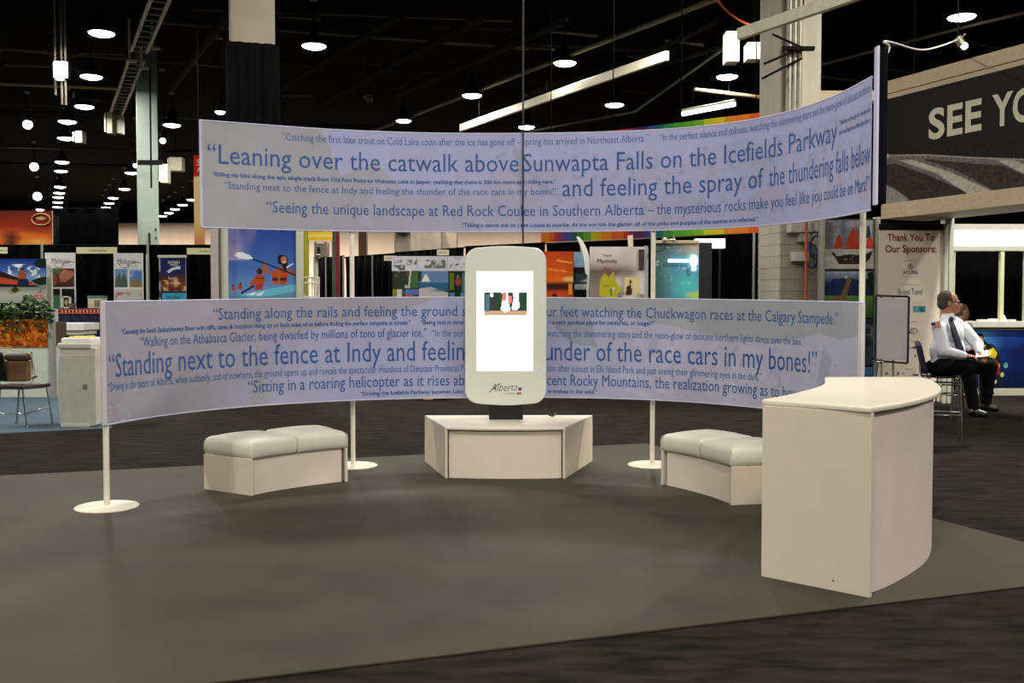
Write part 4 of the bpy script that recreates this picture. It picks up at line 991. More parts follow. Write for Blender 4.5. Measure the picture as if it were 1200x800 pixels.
for p0, p1 in ((259.5, 266.5), (347, 353.5)):
    MB().box((XL(p0, YK - .05), YK - .06, ZF), (XL(p1, YK - .05), YK + .1, z1 + .03), bev=.008).build('frame_post', ALUL, t)
MB().prism([(XL(249, YK), YK - .1), (XL(254.5, YK), YK + .3), (XL(254.5, YK) + .03, YK + .3), (XL(257, YK), YK - .1)], ZF, z1 + .02).build('side_panel', mat('side_grey', (178, 172, 168), .6), t)
# yellow column with yellow sign, shelf rack
Y = 18.2
t = thing('yellow_stand', 'yellow green stand post with small yellow sign beside the kayak panel', 'display stand', (XL(357, Y), Y, ZF))
MB().box((XL(355, Y), Y, ZF), (XL(360.5, Y), Y + .15, 3.2), bev=.01).build('post', mat('yellow_green', (170, 168, 40), .5), t)
MB().box((XL(353.8, Y), Y - .02, ZF), (XL(355, Y), Y + .1, 3.2)).build('dark_edge', mat('olive_edge', (70, 76, 24), .6), t)
o, a, ux, W = board('sign_panel', None, None, 361, 389.5, Y, zat(281.5, Y), zat(258, Y), [('r', 0, 0, 1, 1, (232, 196, 50)), ('r', 0, .2, 1, .3, (246, 220, 110))], parent=t, res=20)
text_on(t, 'CHINA', a, ux, W, zat(281.5, Y), zat(258, Y), .12, .42, .5, .14, mat('sign_brown', (130, 96, 30), .6))
MB().box((XL(360, Y), Y + .02, zat(281, Y)), (XL(390, Y), Y + .06, zat(259, Y))).build('arm', DSTEEL, t)
t = thing('wire_rack', 'thin white wire shelf rack at the foot of the yellow stand post', 'rack', (XL(363, 17.4), 17.4, ZF))
mb = MB()
for x in (354, 363, 371):
    for y in (17.3, 17.6): mb.tube([(XL(x, 17.4), y, ZF), (XL(x, 17.4), y, zat(325, 17.4))], .012, n=6)
mb.build('post_frame', POWDER, t)
for py in (325.5, 332, 348, 400, 440): MB().box((XL(353.5, 17.4), 17.28, zat(py, 17.4)), (XL(371.5, 17.4), 17.62, zat(py, 17.4) + .02)).build('shelf', POWDER, t)
t = thing('equipment_box', 'grey steel box with a dark slot on a pale pole near the yellow sign', 'box', (XL(376, 20), 20, ZF))
fb = lambda a0, b0, a1, b1, y0, d, nm, m: fbox2(a0, b0, a1, b1, y0, y0 + d, nm, m, t, .01)
fb(368, 283, 383, 301, 20, .3, 'case', mat('warm_grey_steel', (132, 122, 108), .5)); fb(371.5, 289, 375, 296.5, 19.98, .03, 'slot', BLACK); fb(371, 284, 379.5, 285.5, 19.98, .03, 'label_strip', PAPER); fb(371, 297.5, 375, 299, 19.98, .03, 'label_strip', PAPER)
MB().tube([(XL(369.5, 20.1), 20.15, ZF), (XL(369.5, 20.1), 20.15, zat(300, 20))], .05).build('pole', ALUL, t)
for p0, p1, y, m, lab in ((389, 392.6, 18.5, mat('green_grey_post', (84, 96, 74), .5), 'slim grey green post beside the maroon post'), (393, 397.6, 18.4, mat('maroon_post', (116, 30, 38), .5), 'slim maroon post left of the white banner pole')):
    t = thing('stand_post', lab, 'post', (XL(p0, y), y, ZF))
    MB().box((XL(p0, y), y, ZF + .02), (XL(p1, y), y + .08, 3.3), bev=.008).build('post', m, t); MB().box((XL(p0, y) - .005, y - .1, ZF), (XL(p1, y) + .005, y + .2, ZF + .02), bev=.004).build('foot_plate', m, t)
# black drapes running back to the rainbow wall
DL = [(370, 29.0), (404, 27.2), (463, 25.2), (545, 23.0), (640, 21.6), (770, 20.2), (893, 18.9), (962, 18.2)]
topc = [301.5, 301, 297, 288.5, 284.5, 280.5, 272.5, 268]
labs = ['black curtain behind the equipment box and the maroon post', 'black curtain right of the white banner pole under the beige wall', 'black curtain behind the photo collage', 'black curtain behind the top of the display kiosk', 'black curtain behind the orange sunset display',
        'black curtain right of the turquoise panel below the rainbow strip', 'black curtain in the gap beside the concrete column']
for i in range(len(DL) - 1):
    (p0, y0), (p1, y1) = DL[i], DL[i + 1]; zt = (zat(topc[i], y0) + zat(topc[i + 1], y1)) / 2
    drape(labs[i], XL(p0, y0), y0, XL(p1, y1) - .02, y1, zt)
for p, lab in ((382.5, 'thin upright right of the equipment box'), (403, 'thin upright between the maroon post and the white banner pole'), (437, 'thin upright in the middle of the drapes under the beige wall'), (681, 'thin upright left of the Manitoba map panel'), (882.5, 'thin grey upright left of the concrete column')):
    yy = float(np.interp(p, [q[0] for q in DL], [q[1] for q in DL])) - .15; upright(lab, p, yy, zat(float(np.interp(p, [q[0] for q in DL], topc)) - 1, yy), r=.024)
# beige partitions of the hall beyond
for p0, p1, y, tp, m, lab in ((462, 517, 40, 262, mat('stained_concrete', (150, 140, 124), .8, var=.2, scale=1.2, stretch=(4, 4, .3)), 'grey stained concrete pier beyond the collage'), (517, 535, 41, 255, mat('pale_pier', (176, 162, 140), .8), 'pale narrow pier beside the grey stained concrete pier')):
    MB().box((XL(p0, y), y, ZF), (XL(p1, y), y + 1, zat(tp, y)), bev=.04).build('pier', m, loc=(XL(p0, y), y, ZF), label=lab, cat='pier')
MB().box((XL(420, 55), 55, ZF), (XL(429.5, 55), 55.6, 8), bev=.04).build('pier', mat('brown_pier', (150, 112, 92), .8), loc=(XL(424, 55), 55, ZF), label='slim brown pier on the beige hall wall right of the white banner pole', cat='pier')
MB().box((XL(463, 39.6), 39.4, zat(273.5, 39.6)), (XL(480, 39.6), 39.95, zat(268, 39.6)), bev=.02).build('wall_bracket', BLACK, loc=(XL(470, 39.6), 39.6, zat(272, 39.6)), label='black bracket on the grey stained pier', cat='bracket')

# photo collage boards
t = thing('photo_display', 'photo collage board with a white sail over a beach', 'display board', (XL(500, 20.5), 20.5, ZF))
YC = 20.5; z0, z1 = .3, zat(300, YC); wv = lambda py: (zat(py, YC) - z0) / (z1 - z0); wu = lambda p: (p - 459) / 88.
RC_ = lambda a0, b0, a1, b1, c: ('r', wu(a0), wv(b1), wu(a1), wv(b0), c)
o, a, ux, W = board('picture', None, None, 459, 547, YC, z0, z1, [('r', 0, 0, 1, 1, (30, 30, 34)), ('r', 0, wv(317.5), 1, 1, (206, 204, 216)), RC_(460.5, 310.5, 475, 316.5, (90, 96, 104)), RC_(476, 304.5, 489, 310.5, (110, 110, 112)), RC_(498, 304, 522, 314, (104, 114, 104)), RC_(527, 308.5, 545, 315, (90, 96, 92)), RC_(531, 301.5, 540, 305, (176, 178, 190)), RC_(461, 304, 472, 308, (150, 154, 166)),
    ('c', 30, .5, 5, (214, 214, 220), (0, wv(317), 1, wv(303))), RC_(488.5, 300, 489.3, 317, (170, 170, 180)), RC_(524, 300, 524.8, 317, (170, 170, 180)),
    RC_(461, 318, 490, 337, (48, 56, 44)), ('c', 14, .55, 3, (180, 180, 170), (wu(461), wv(337), wu(484), wv(318))), ('c', 12, .55, 7, (96, 60, 40), (wu(461), wv(337), wu(490), wv(318))), RC_(478, 318, 490, 337, (70, 104, 64)), ('l', [(wu(481), wv(318)), (wu(479), wv(337))], .012, (200, 200, 206)),
    RC_(460, 338, 490, 352, (60, 70, 60)), RC_(460, 339, 464, 350, (130, 140, 40)), RC_(465, 339, 471, 352, (200, 196, 180)), RC_(475, 339, 490, 345, (90, 110, 180)), RC_(475, 345, 484, 350, (150, 90, 60)),
    RC_(491, 317.5, 525.5, 332, (104, 134, 180)), RC_(491, 331, 525.5, 338, (44, 100, 134)), ('p', [(wu(491), wv(338)), (wu(505), wv(336)), (wu(525.5), wv(343)), (wu(525.5), 0), (wu(491), 0)], (190, 186, 186)), ('soft', wu(515), wv(340), .16, .02, (70, 120, 140)), ('p', [(wu(493.5), wv(330)), (wu(499), wv(320.5)), (wu(504.5), wv(330))], (230, 230, 226)), RC_(491, 317.5, 494, 330, (40, 70, 44)),
    RC_(527, 318, 547, 352, (24, 40, 34)), RC_(527, 320, 532, 340, (100, 110, 30)), ('e', wu(537), wv(330), .04, .04, (120, 70, 40)), ('e', wu(537), wv(331), .024, .015, (190, 50, 90)), ('e', wu(536.5), wv(324), .02, .015, (150, 90, 110)), RC_(541, 320, 547, 342, (70, 120, 110)), RC_(527, 343, 533, 352, (70, 130, 150)), RC_(540, 343, 547, 352, (84, 140, 160))], parent=t, res=170)
mb = MB(); mb.box((a.x + .2, YC + .03, ZF), (a.x + .26, YC + .08, z1 - .1)).box((a.x + W - .26, YC + .03, ZF), (a.x + W - .2, YC + .08, z1 - .1)).build('frame', DSTEEL, t)
for p0, p1, b0, b1, y, tx, lab in ((450, 464, 299.5, 305.5, 22.5, 'JAMAICA', 'small cream booth sign at the left top corner of the photo collage'), (512, 526, 292.5, 299, 22.2, 'BARBADOS', 'small cream booth sign above the sail picture of the collage')):
    t = thing('booth_sign', lab, 'sign', (XL(p0, y), y, zat(b1, y)), 'cream booth name signs')
    o, a, ux, W = board('card', None, None, p0, p1, y, zat(b1, y), zat(b0, y), [('r', 0, 0, 1, 1, (226, 216, 190))], parent=t, res=8, edge=(226, 216, 190))
    text_on(t, tx, a, ux, W, zat(b1, y), zat(b0, y), .18, .35, .64, .3, DARKINK)
    yy = float(np.interp((p0 + p1) / 2, [q[0] for q in DL], [q[1] for q in DL]))
    MB().tube([(a.x + W * .5, y + .02, zat(b0, y) - .02), (a.x + W * .5 + (XL((p0 + p1) / 2, yy) - a.x - W * .5), yy, zat(b0, y) + .0)], .008).build('hanger', DSTEEL, t)

# rainbow strip hung above the drapes
t = thing('rainbow_banner', 'long banner of vertical rainbow stripes hanging above the black drapes', 'banner', (XL(770, 20.6), 20.6, zat(284, 20.6)))
y0, y1 = 22.4, 19.2
cols = [(236, 132, 40), (226, 92, 46), (196, 60, 56), (140, 64, 110), (104, 74, 140), (70, 90, 150), (50, 104, 90), (66, 140, 50), (110, 170, 50), (200, 196, 40), (232, 170, 36), (236, 140, 36), (228, 96, 36), (190, 52, 46), (120, 48, 80), (90, 44, 84),
        (50, 70, 140), (44, 92, 160), (40, 110, 110), (60, 150, 70), (84, 170, 40), (90, 176, 36), (130, 180, 40), (206, 206, 44), (216, 200, 40), (226, 140, 40), (230, 124, 36), (220, 96, 40)]
edges = [634, 645, 652, 656, 662, 668, 676, 682, 690, 700, 707, 713, 726, 740, 747, 753, 766, 770, 778, 787, 798, 810, 821, 832, 842, 854, 866, 880, 900]
LX = [('r', (edges[i] - 634) / 266., 0, (edges[i + 1] - 634) / 266., 1, cols[i]) for i in range(28)]
a, ux, W, _ = facing(634, 300, 900, 300, y0, y1); zb = (zat(284, y0) + zat(272, y1)) / 2
picture('striped_cloth', (a.x, a.y, zb), ux, UZ, W, 2.30, LX, t, res=260)
for k in (.05, .35, .65, .95): MB().tube([(a.x + ux.x * W * k, a.y + ux.y * W * k + .01, zb + 2.28), (a.x + ux.x * W * k, a.y + ux.y * W * k + .01, 9.8)], .012).build('hanging_wire', DRAPE, t)

t = thing('equipment_case', 'low black case with a yellow band on the carpet behind the lower banner', 'case', (XL(507, 16.6), 16.6, ZF))
MB().box((XL(487, 16.6), 16.4, ZF), (XL(526, 16.6), 16.8, .16), bev=.015).build('body', BLACK, t)
MB().box((XL(497, 16.6), 16.388, ZF + .01), (XL(508, 16.6), 16.402, .15)).build('yellow_band', mat('safety_yellow', (210, 170, 40), .6), t)
# sunset display, dark display, Manitoba panel, turquoise panel
def freestand(name, label, cat, p0, p1, Y, ptop, layers, z0=.12, Yr=None, res=120, edge=(60, 54, 50), extra=0):
    t = thing(name, label, cat, (XL((p0 + p1) / 2, Y), Y, ZF))
    z1 = zat(ptop, Y)
    o, a, ux, W = board('picture', None, None, p0, p1, Y, z0, z1, layers, Yr=Yr, parent=t, res=res, edge=edge)
    q = a + ux * .08; r = a + ux * (W - .08); nn = Vector((-ux.y, ux.x, 0)) * .05
    MB().prism([tuple((q + nn)[:2]), tuple((q + ux * .05 + nn)[:2]), tuple((q + ux * .05 + nn * 2)[:2]), tuple((q + nn * 2)[:2])], ZF, z1 - .05).prism([tuple((r + nn)[:2]), tuple((r - ux * .05 + nn)[:2]), tuple((r - ux * .05 + nn * 2)[:2]), tuple((r + nn * 2)[:2])], ZF, z1 - .05).build('frame', DSTEEL, t)
    return t, a, ux, W, z1
Y = 17.2; v_ = lambda py: (zat(py, Y) - .12) / (zat(294.5, Y) - .12)
t, a, ux, W, z1 = freestand('sunset_display', 'orange sunset display panel right behind the kiosk', 'display panel', 634, 672, Y, 294.5, [('g', [(0, (150, 50, 16)), (v_(343), (186, 70, 22)), (v_(338), (60, 24, 16)), (v_(333), (50, 22, 16)), (v_(329), (210, 96, 26)), (v_(315), (200, 80, 20)), (1, (170, 58, 18))]),
    ('soft', .93, v_(327), .3, .025, (255, 230, 140)), ('l', [(.5, v_(305)), (.95, v_(308))], .012, (236, 150, 60)), ('l', [(.2, v_(315.5)), (.75, v_(317.5))], .012, (226, 130, 50)), ('r', .85, v_(345), .97, v_(332), (240, 160, 40)), ('e', .42, v_(346), .08, .012, (40, 18, 14)), ('l', [(0, v_(312)), (1, v_(320))], .006, (226, 120, 44)), ('n', 8, .2, 4)])
Y = 17.5; v_ = lambda py: (zat(py, Y) - .12) / (zat(295, Y) - .12)
t, a, ux, W, z1 = freestand('dark_display', 'narrow dark display panel with a small white boat picture', 'display panel', 672.3, 689, Y, 295, [('r', 0, 0, 1, 1, (16, 18, 22)), ('r', 0, v_(313), 1, 1, (120, 146, 168)), ('r', .05, v_(338), .95, v_(320), (44, 60, 62)), ('c', 8, .5, 4, (220, 226, 226), (.05, v_(330), .95, v_(322))), ('r', .05, v_(339), .95, v_(333), (170, 184, 180))], res=60)
cr = catmull([aty(677, 277, 17.35), aty(682, 283, 17.35), aty(686.5, 292, 17.35), aty(689.3, 303, 17.35), aty(690, 318, 17.35), aty(689.5, 330, 17.35), aty(689, 352, 17.35), aty(689, 452, 17.35)], 6)
mb = MB(); n = len(cr); V = []
for i, p in enumerate(cr):
    wd = .11 * min(1, math.sin(math.pi * min(1, (i + .5) / (n * .75))) ** .5) if i < n * .6 else .035
    wd = max(wd, .03); V += [(p.x - wd * .7, 17.35, p.z), (p.x + .02, 17.35, p.z), (p.x + .02, 17.37, p.z), (p.x - wd * .7, 17.37, p.z)]
F = [(i * 4 + j, i * 4 + (j + 1) % 4, i * 4 + 4 + (j + 1) % 4, i * 4 + 4 + j) for i in range(n - 1) for j in range(4)] + [(0, 1, 2, 3), (n * 4 - 1, n * 4 - 2, n * 4 - 3, n * 4 - 4)]
t = thing('feather_flag', 'curved white feather flag tip leaning over the dark display panel', 'flag', (cr[-1].x, 17.35, ZF))
mb.add(V, F).build('flag_cloth', PAPER, t); p = cr[-1]
MB().tube([(p.x, 17.36, ZF + .02), (p.x, 17.36, p.z + .2)], .02).build('mast', ALU, t); MB().box((p.x - .2, 17.2, ZF), (p.x + .2, 17.55, ZF + .03), bev=.008).build('base', DSTEEL, t)
Y = 17.0; v_ = lambda py: (zat(py, Y) - .12) / (zat(289, Y) - .12); u_ = lambda p: (p - 691) / 64.
t, a, ux, W, z1 = freestand('map_panel', 'pale cloudy travel panel with a green yellow province map', 'display panel', 691, 755, Y, 289, [('g', [(0, (170, 156, 150)), (v_(335), (140, 128, 120)), (v_(318), (104, 92, 84)), (v_(308), (190, 176, 170)), (1, (214, 204, 204))]), ('c', 3.5, .5, 4, (84, 74, 66), (0, v_(352), 1, v_(302))), ('c', 4, .5, 9, (214, 206, 204), (0, v_(345), 1, 1)), ('n', 10, .14, 3),
    ('p', [(u_(x), v_(y)) for x, y in [(704, 326), (709, 320), (714, 325), (718, 319), (719.5, 318), (720, 325), (723, 330), (726, 336), (729, 338), (724, 345), (722, 351), (703, 347), (703, 332)]], (186, 178, 40)), ('p', [(u_(x), v_(y)) for x, y in [(715, 345), (716, 336), (718, 339), (717, 347)]], (60, 130, 70)), ('e', u_(719), v_(338), .03, .012, (214, 206, 180)), ('l', [(u_(708), v_(335)), (u_(713), v_(334.5))], .008, (110, 110, 30)),
    ('r', u_(732), v_(349), u_(750), v_(325), (222, 202, 150)), ('p', [(u_(x), v_(y)) for x, y in [(733, 345), (735, 335), (740, 333), (741, 344), (738, 348)]], (70, 44, 36)), ('e', u_(739), v_(330), .026, .014, (110, 60, 40)), ('c', 14, .6, 2, (120, 160, 130), (u_(742), v_(349), u_(750), v_(326))), ('r', u_(730), v_(352), u_(746), v_(346), (206, 196, 190))], res=150)
text_on(t, 'Travel', a, ux, W, .12, z1, u_(706), v_(300.5), .16, .018, DARKINK); text_on(t, 'Manitoba', a, ux, W, .12, z1, u_(700), v_(308), .36, .03, DARKINK); text_on(t, 'fun', a, ux, W, .12, z1, u_(706), v_(316), .15, .02, mat('red_ink'), shear=.4, bold=.02)
b = a + ux * W
MB().prism([(b.x, b.y), (XL(758.5, Y + .25), Y + .25), (XL(758.5, Y + .25) + .02, Y + .25), (b.x + .03, b.y)], ZF, z1 + .02).build('side_panel', mat('panel_side', (176, 170, 172), .6), t)
fbox2(748.5, 292, 755, 316, Y - .02, Y - .005, 'dark_figure_print', mat('figure_print', (64, 46, 48), .7, var=.3), t, 0)
t = thing('feather_flag', 'short cream flag tip showing above the map panel', 'flag', (XL(738, 17.8), 17.8, ZF))
p0, p1 = aty(735.5, 276, 17.8), aty(741.5, 275, 17.8); q0, q1 = aty(737, 300, 17.8), aty(742.5, 300, 17.8)
MB().add([p0, p1, q1, q0] + [v + Vector((0, .02, 0)) for v in (p0, p1, q1, q0)], [(0, 3, 2, 1), (4, 5, 6, 7), (0, 1, 5, 4), (1, 2, 6, 5), (2, 3, 7, 6), (3, 0, 4, 7)]).build('flag_cloth', mat('cream_flag', (232, 216, 186), .6), t)
MB().tube([(XL(740, 17.8), 17.83, ZF), (XL(740, 17.8), 17.83, zat(277, 17.8))], .02).box((XL(740, 17.8) - .2, 17.7, ZF), (XL(740, 17.8) + .2, 17.95, ZF + .03)).build('mast', ALU, t)
Y = 17.2; v_ = lambda py: (zat(py, Y) - .12) / (zat(285, Y) - .12); u_ = lambda p: (p - 766) / 53.
t, a, ux, W, z1 = freestand('northern_lights_panel', 'turquoise northern lights panel with a white arrow shaped light', 'display panel', 766, 819, Y, 285, [('g', [(0, (30, 80, 100)), (v_(345), (60, 140, 160)), (v_(318), (84, 140, 160)), (v_(298), (104, 150, 166)), (1, (110, 124, 124))]), ('h', [(0, (70, 112, 112)), (.2, (90, 140, 150)), (.5, (90, 160, 184)), (.85, (96, 172, 200)), (1, (104, 180, 210))]), ('soft', .9, 1, .7, .1, (210, 190, 150)), ('soft', .0, 1, .9, .2, (84, 92, 92)), ('soft', .0, .3, .5, .7, (76, 116, 90)), ('soft', .75, v_(335), .4, .1, (80, 200, 190)), ('soft', .95, v_(346), .3, .04, (196, 220, 80)), ('n', 9, .12, 6), ('c', 40, .74, 6, (214, 230, 234))], res=130)
MB().box((a.x - .01, Y - .03, z1), (a.x + W, Y + .12, z1 + .05), bev=.005).build('header_rail', WOOD, t)
b = a + ux * W; MB().prism([(b.x, b.y), (XL(834, Y + .05), Y + .02), (XL(834, Y + .05), Y + .4), (b.x, b.y + .4)], ZF, zat(284, Y)).build('side_cabinet', BLACK, t)
c = aty(813, 305.5, Y - .04); k0 = aty(783, 305.5, Y - .04); GLOW = mat('glow_white', (255, 255, 250), .5, emit=1.5, var=0)
MB().box((k0.x, Y - .05, k0.z - .025), (c.x, Y - .015, k0.z + .025)).build('light_bar', GLOW, t); MB().ball((c.x, Y - .04, c.z), (.075, .03, .11)).box((c.x - .035, Y - .06, c.z - .17), (c.x + .035, Y - .02, c.z)).build('lamp_head', GLOW, t)
MB().tube([aty(779, 281.5, Y - .2), aty(784, 281, Y - .15), aty(791, 281, Y - .1)], .02).tube([aty(790, 276, Y - .05), aty(790, 286, Y - .03)], .012).ball(aty(779, 281.5, Y - .2), .05).build('lamp_arm', ALU, t)
t = thing('light_box', 'white glowing box sign high beside the turquoise panel', 'sign', (XL(838, 17.6), 17.6, ZF))
fbox2(815, 279.5, 850, 284.5, 17.6, 17.75, 'upper_panel', GLOW, t); fbox2(834.5, 284.5, 850, 290.5, 17.6, 17.75, 'lower_panel', GLOW, t)
MB().tube([(XL(845, 17.7), 17.8, ZF), (XL(845, 17.7), 17.8, zat(282, 17.6))], .02).box((XL(845, 17.7) - .2, 17.65, ZF), (XL(845, 17.7) + .2, 17.95, ZF + .02)).build('pole', BLACK, t)

# ================================================================== STANDS BEHIND, RIGHT SIDE
Y = 16.6
t = thing('picture_wall', 'stand wall with a red sailed junk above a giraffe picture', 'display wall', (XL(995, Y), Y, ZF))
def sub(nm, b0, b1, layers, res=80):
    z0, z1 = zat(b1, Y), zat(b0, Y)
    return board(nm, None, None, 965.5, 1024, Y - .03, max(z0, .1), z1, layers, parent=t, res=res)
sub('junk_picture', 258, 315, [('g', [(0, (196, 192, 184)), (.25, (206, 202, 196)), (.5, (120, 128, 136)), (1, (150, 152, 156))]), ('r', .02, .4, .16, .95, (120, 122, 124)), ('r', .18, .4, .3, .98, (150, 154, 158)), ('r', .34, .4, .44, 1, (112, 124, 140)), ('r', .46, .4, .56, .9, (140, 144, 150)), ('r', .6, .4, .72, .8, (110, 118, 132)), ('r', .8, .4, .95, 1, (170, 170, 168)), ('n', 14, .3, 3),
    ('p', [(.2, .42), (.24, .62), (.3, .72), (.36, .6), (.38, .42)], (186, 66, 44)), ('p', [(.42, .4), (.46, .62), (.58, .86), (.68, .7), (.7, .4)], (190, 70, 46)), ('p', [(.84, .42), (.86, .6), (.92, .7), (.98, .58), (1, .42)], (186, 64, 46)), ('p', [(.84, .62), (.86, .86), (.9, .9), (.94, .66)], (46, 60, 100)),
    ('r', 0, .385, 1, .40, (220, 214, 200)), ('p', [(.14, .33), (.2, .34), (.26, .26), (.5, .3), (.8, .28), (.98, .38), (.92, .2), (.8, .1), (.3, .1), (.22, .24)], (52, 38, 32)), ('c', 20, .6, 5, (150, 140, 120), (.4, .12, .85, .3))], 110)
sub('giraffe_picture', 318, 372, [('g', [(0, (40, 84, 40)), (.3, (84, 124, 60)), (.42, (96, 130, 70)), (.5, (34, 54, 70)), (.75, (44, 64, 100)), (.9, (120, 140, 170)), (1, (170, 180, 196))]), ('c', 4, .55, 3, (220, 220, 220), (0, .8, .5, 1)), ('p', [(.0, .62), (.2, .84), (.5, .86), (.75, .8), (1, .86), (1, .45), (0, .45)], (34, 48, 84)), ('r', 0, .44, 1, .47, (96, 140, 70)),
    ('p', [(.14, .2), (.2, .44), (.36, .5), (.46, .76), (.44, .84), (.5, .88), (.56, .8), (.52, .7), (.46, .46), (.42, .2)], (128, 92, 56)), ('p', [(.88, .98), (.9, .55), (1, .5), (1, 1)], (30, 42, 34)), ('n', 12, .2, 4)])
sub('lake_picture', 376, 427, [('g', [(0, (60, 70, 76)), (.5, (80, 96, 110)), (.7, (140, 150, 156)), (1, (90, 110, 130))]), ('c', 4, .5, 6, (40, 54, 60)), ('n', 8, .2, 3)])
sub('sky_picture', 430, 474, [('g', [(0, (60, 100, 140)), (1, (84, 130, 180))]), ('c', 4, .6, 4, (160, 190, 214))])
a0, b0 = XL(965, Y), XL(1024.5, Y); zt = zat(256, Y)
MB().box((a0, Y, ZF), (b0, Y + .06, zt)).build('backing', BLACK, t)
for p0, p1 in ((960.5, 965.2), (1024.3, 1029.5)): MB().box((XL(p0, Y), Y - .08, ZF), (XL(p1, Y), Y + .1, zt + .02), bev=.008).build('frame_post', ALU, t)

Y = 15.9; z0, z1 = .02, zat(262, Y); W_ = XL(1105, Y) - XL(1029.5, Y)
t = thing('sponsor_panel', 'cream sponsor thank you panel with maroon heading and small logos', 'sign', (XL(1067, Y), Y, ZF))
v_ = lambda py: (zat(py, Y) - z0) / (z1 - z0); u_ = lambda p: (p - 1029.5) / 75.5
o, a, ux, W = board('panel', None, None, 1029.5, 1105, Y, z0, z1, [('r', 0, 0, 1, 1, (240, 226, 208)), ('r', 0, v_(269.5), 1, 1, (26, 22, 22)), ('r', u_(1071), v_(366), u_(1086), v_(359), (70, 150, 166)), ('r', u_(1073), v_(364.5), u_(1077), v_(360), (110, 180, 190)), ('r', u_(1079), v_(364.5), u_(1083), v_(361), (40, 120, 140)),
    ('e', u_(1073), v_(407), .03, .008, (70, 62, 60)), ('r', u_(1064), v_(407.4), u_(1082), v_(406.8), (120, 110, 100)), ('e', u_(1074), v_(417), .016, .007, (90, 70, 60)), ('e', u_(1075), v_(439), .05, .006, (60, 60, 64)), ('e', u_(1054), v_(438), .015, .01, (50, 60, 60)), ('r', u_(1058), v_(438.5), u_(1063), v_(437.5), (120, 110, 100)), ('e', u_(1041), v_(438), .015, .008, (40, 60, 50))], parent=t, res=200, edge=(200, 190, 170))
T = lambda s, p0, p1, py, cap, m, nm='lettering', bold=0., shear=0.: text_on(t, s, a, ux, W, z0, z1, u_(p0), v_(py), (p1 - p0) / 75.5, cap / 75.5 * W_ / (z1 - z0), m, name=nm, bold=bold, shear=shear)
T('Thank You To', 1039.5, 1094.5, 282, 8.2, REDINK, bold=.025); T('Our Sponsors:', 1037, 1097, 295.5, 8.2, REDINK, bold=.025)
GR = mat('grey_ink')
T('Platinum Sponsor', 1059, 1074, 306, 1.6, GR); T('ACURA', 1058, 1076, 321, 4.2, DARKINK, bold=.02); T('North America', 1061, 1073, 324.6, 1.4, GR); T('Official Magazine Sponsor', 1056, 1077, 334, 1.5, GR)
T('Budget Travel', 1053, 1081, 345, 7.2, mat('teal_blue_ink', (40, 90, 130), .6)); T('Silver Sponsor', 1073, 1084, 355.5, 1.5, GR); T('NYS', 1066, 1072, 390, 4.5, DARKINK); T('Bronze Sponsors', 1065, 1076, 377, 1.5, GR); T('Supporters', 1064, 1074, 400, 1.5, GR); T('Partners', 1062, 1072, 433, 1.5, GR)
mb = MB(); c = aty(1066.8, 312.2, Y - .006); mb.tube([(c.x + .036 * math.cos(k * math.pi / 10), c.y, c.z + .044 * math.sin(k * math.pi / 10)) for k in range(20)], .004, n=5, closed=True)
mb.tube([(c.x - .016, c.y, c.z - .026), (c.x - .004, c.y, c.z + .03)], .005, n=5).tube([(c.x + .016, c.y, c.z - .026), (c.x + .004, c.y, c.z + .03)], .005, n=5).tube([(c.x - .012, c.y, c.z - .004), (c.x + .012, c.y, c.z - .004)], .004, n=5).build('emblem', DARKINK, t)
mb = MB(); c = aty(1070, 387.6, Y - .006); mb.tube([(c.x + .07 * math.cos(k * math.pi / 10), c.y, c.z + .045 * math.sin(k * math.pi / 10)) for k in range(20)], .004, n=5, closed=True).build('oval_mark', DARKINK, t)
MB().box((a.x, Y + .022, ZF), (a.x + W, Y + .08, z1 - .02)).build('backing', ALU, t)
for p0, p1 in ((1105.3, 1109.5), (1110.5, 1116)): MB().box((XL(p0, Y), Y - .06, ZF), (XL(p1, Y), Y + .12, zat(255, Y)), bev=.01).build('frame_post', ALUL, t)

# whiteboard easel
Y = 14.2
t = thing('easel_board', 'blank grey white board in a dark frame on an easel', 'easel', (XL(1044, Y), Y, ZF))
y1 = Y - .22; p00, p10, p11, p01 = aty(1025.5, 422.5, Y), aty(1063.5, 425.5, y1), aty(1065, 347.5, y1), aty(1026.5, 346.2, Y)
def quad_board(mb, q, th, inset=0.):
    q = [Vector(p) for p in q]; c = sum(q, Vector()) / 4; q = [p + (c - p).normalized() * inset for p in q]
    n = (q[1] - q[0]).cross(q[3] - q[0]).normalized(); n = -n if n.y > 0 else n
    b = [p - n * th for p in q]; return mb.add(q + b, [(0, 1, 2, 3), (7, 6, 5, 4)] + [(i, 4 + i, 4 + (i + 1) % 4, (i + 1) % 4) for i in range(4)])
Q = [p00, p10, p11, p01]
sh = Vector((.0, -.012, 0))
quad_board(MB(), [p + sh for p in Q], .02, .035).build('board', mat('board_grey', (188, 182, 184), .35, var=.02), t)
mb = MB()
for i in range(4):
    mb.tube([Q[i], Q[(i + 1) % 4]], .017, n=6)
mb.build('frame', mat('dark_frame', (40, 36, 42), .4), t)
MB().tube([(XL(1023.5, Y), Y - .05, zat(423, Y)), (XL(1033, Y), Y - .1, zat(423.5, Y))], .014).build('pen_tray', CHROME, t)
for p0 in (1034, 1048): MB().tube([(XL(p0, Y), Y + .02, zat(347, Y)), (XL(p0 + .3, Y), Y - .02, ZF)], .016).build('leg', ALU, t)
MB().tube([(XL(1041, Y), Y + .02, zat(350, Y)), (XL(1041, Y), Y + .6, ZF)], .014).build('rear_leg', ALU, t)

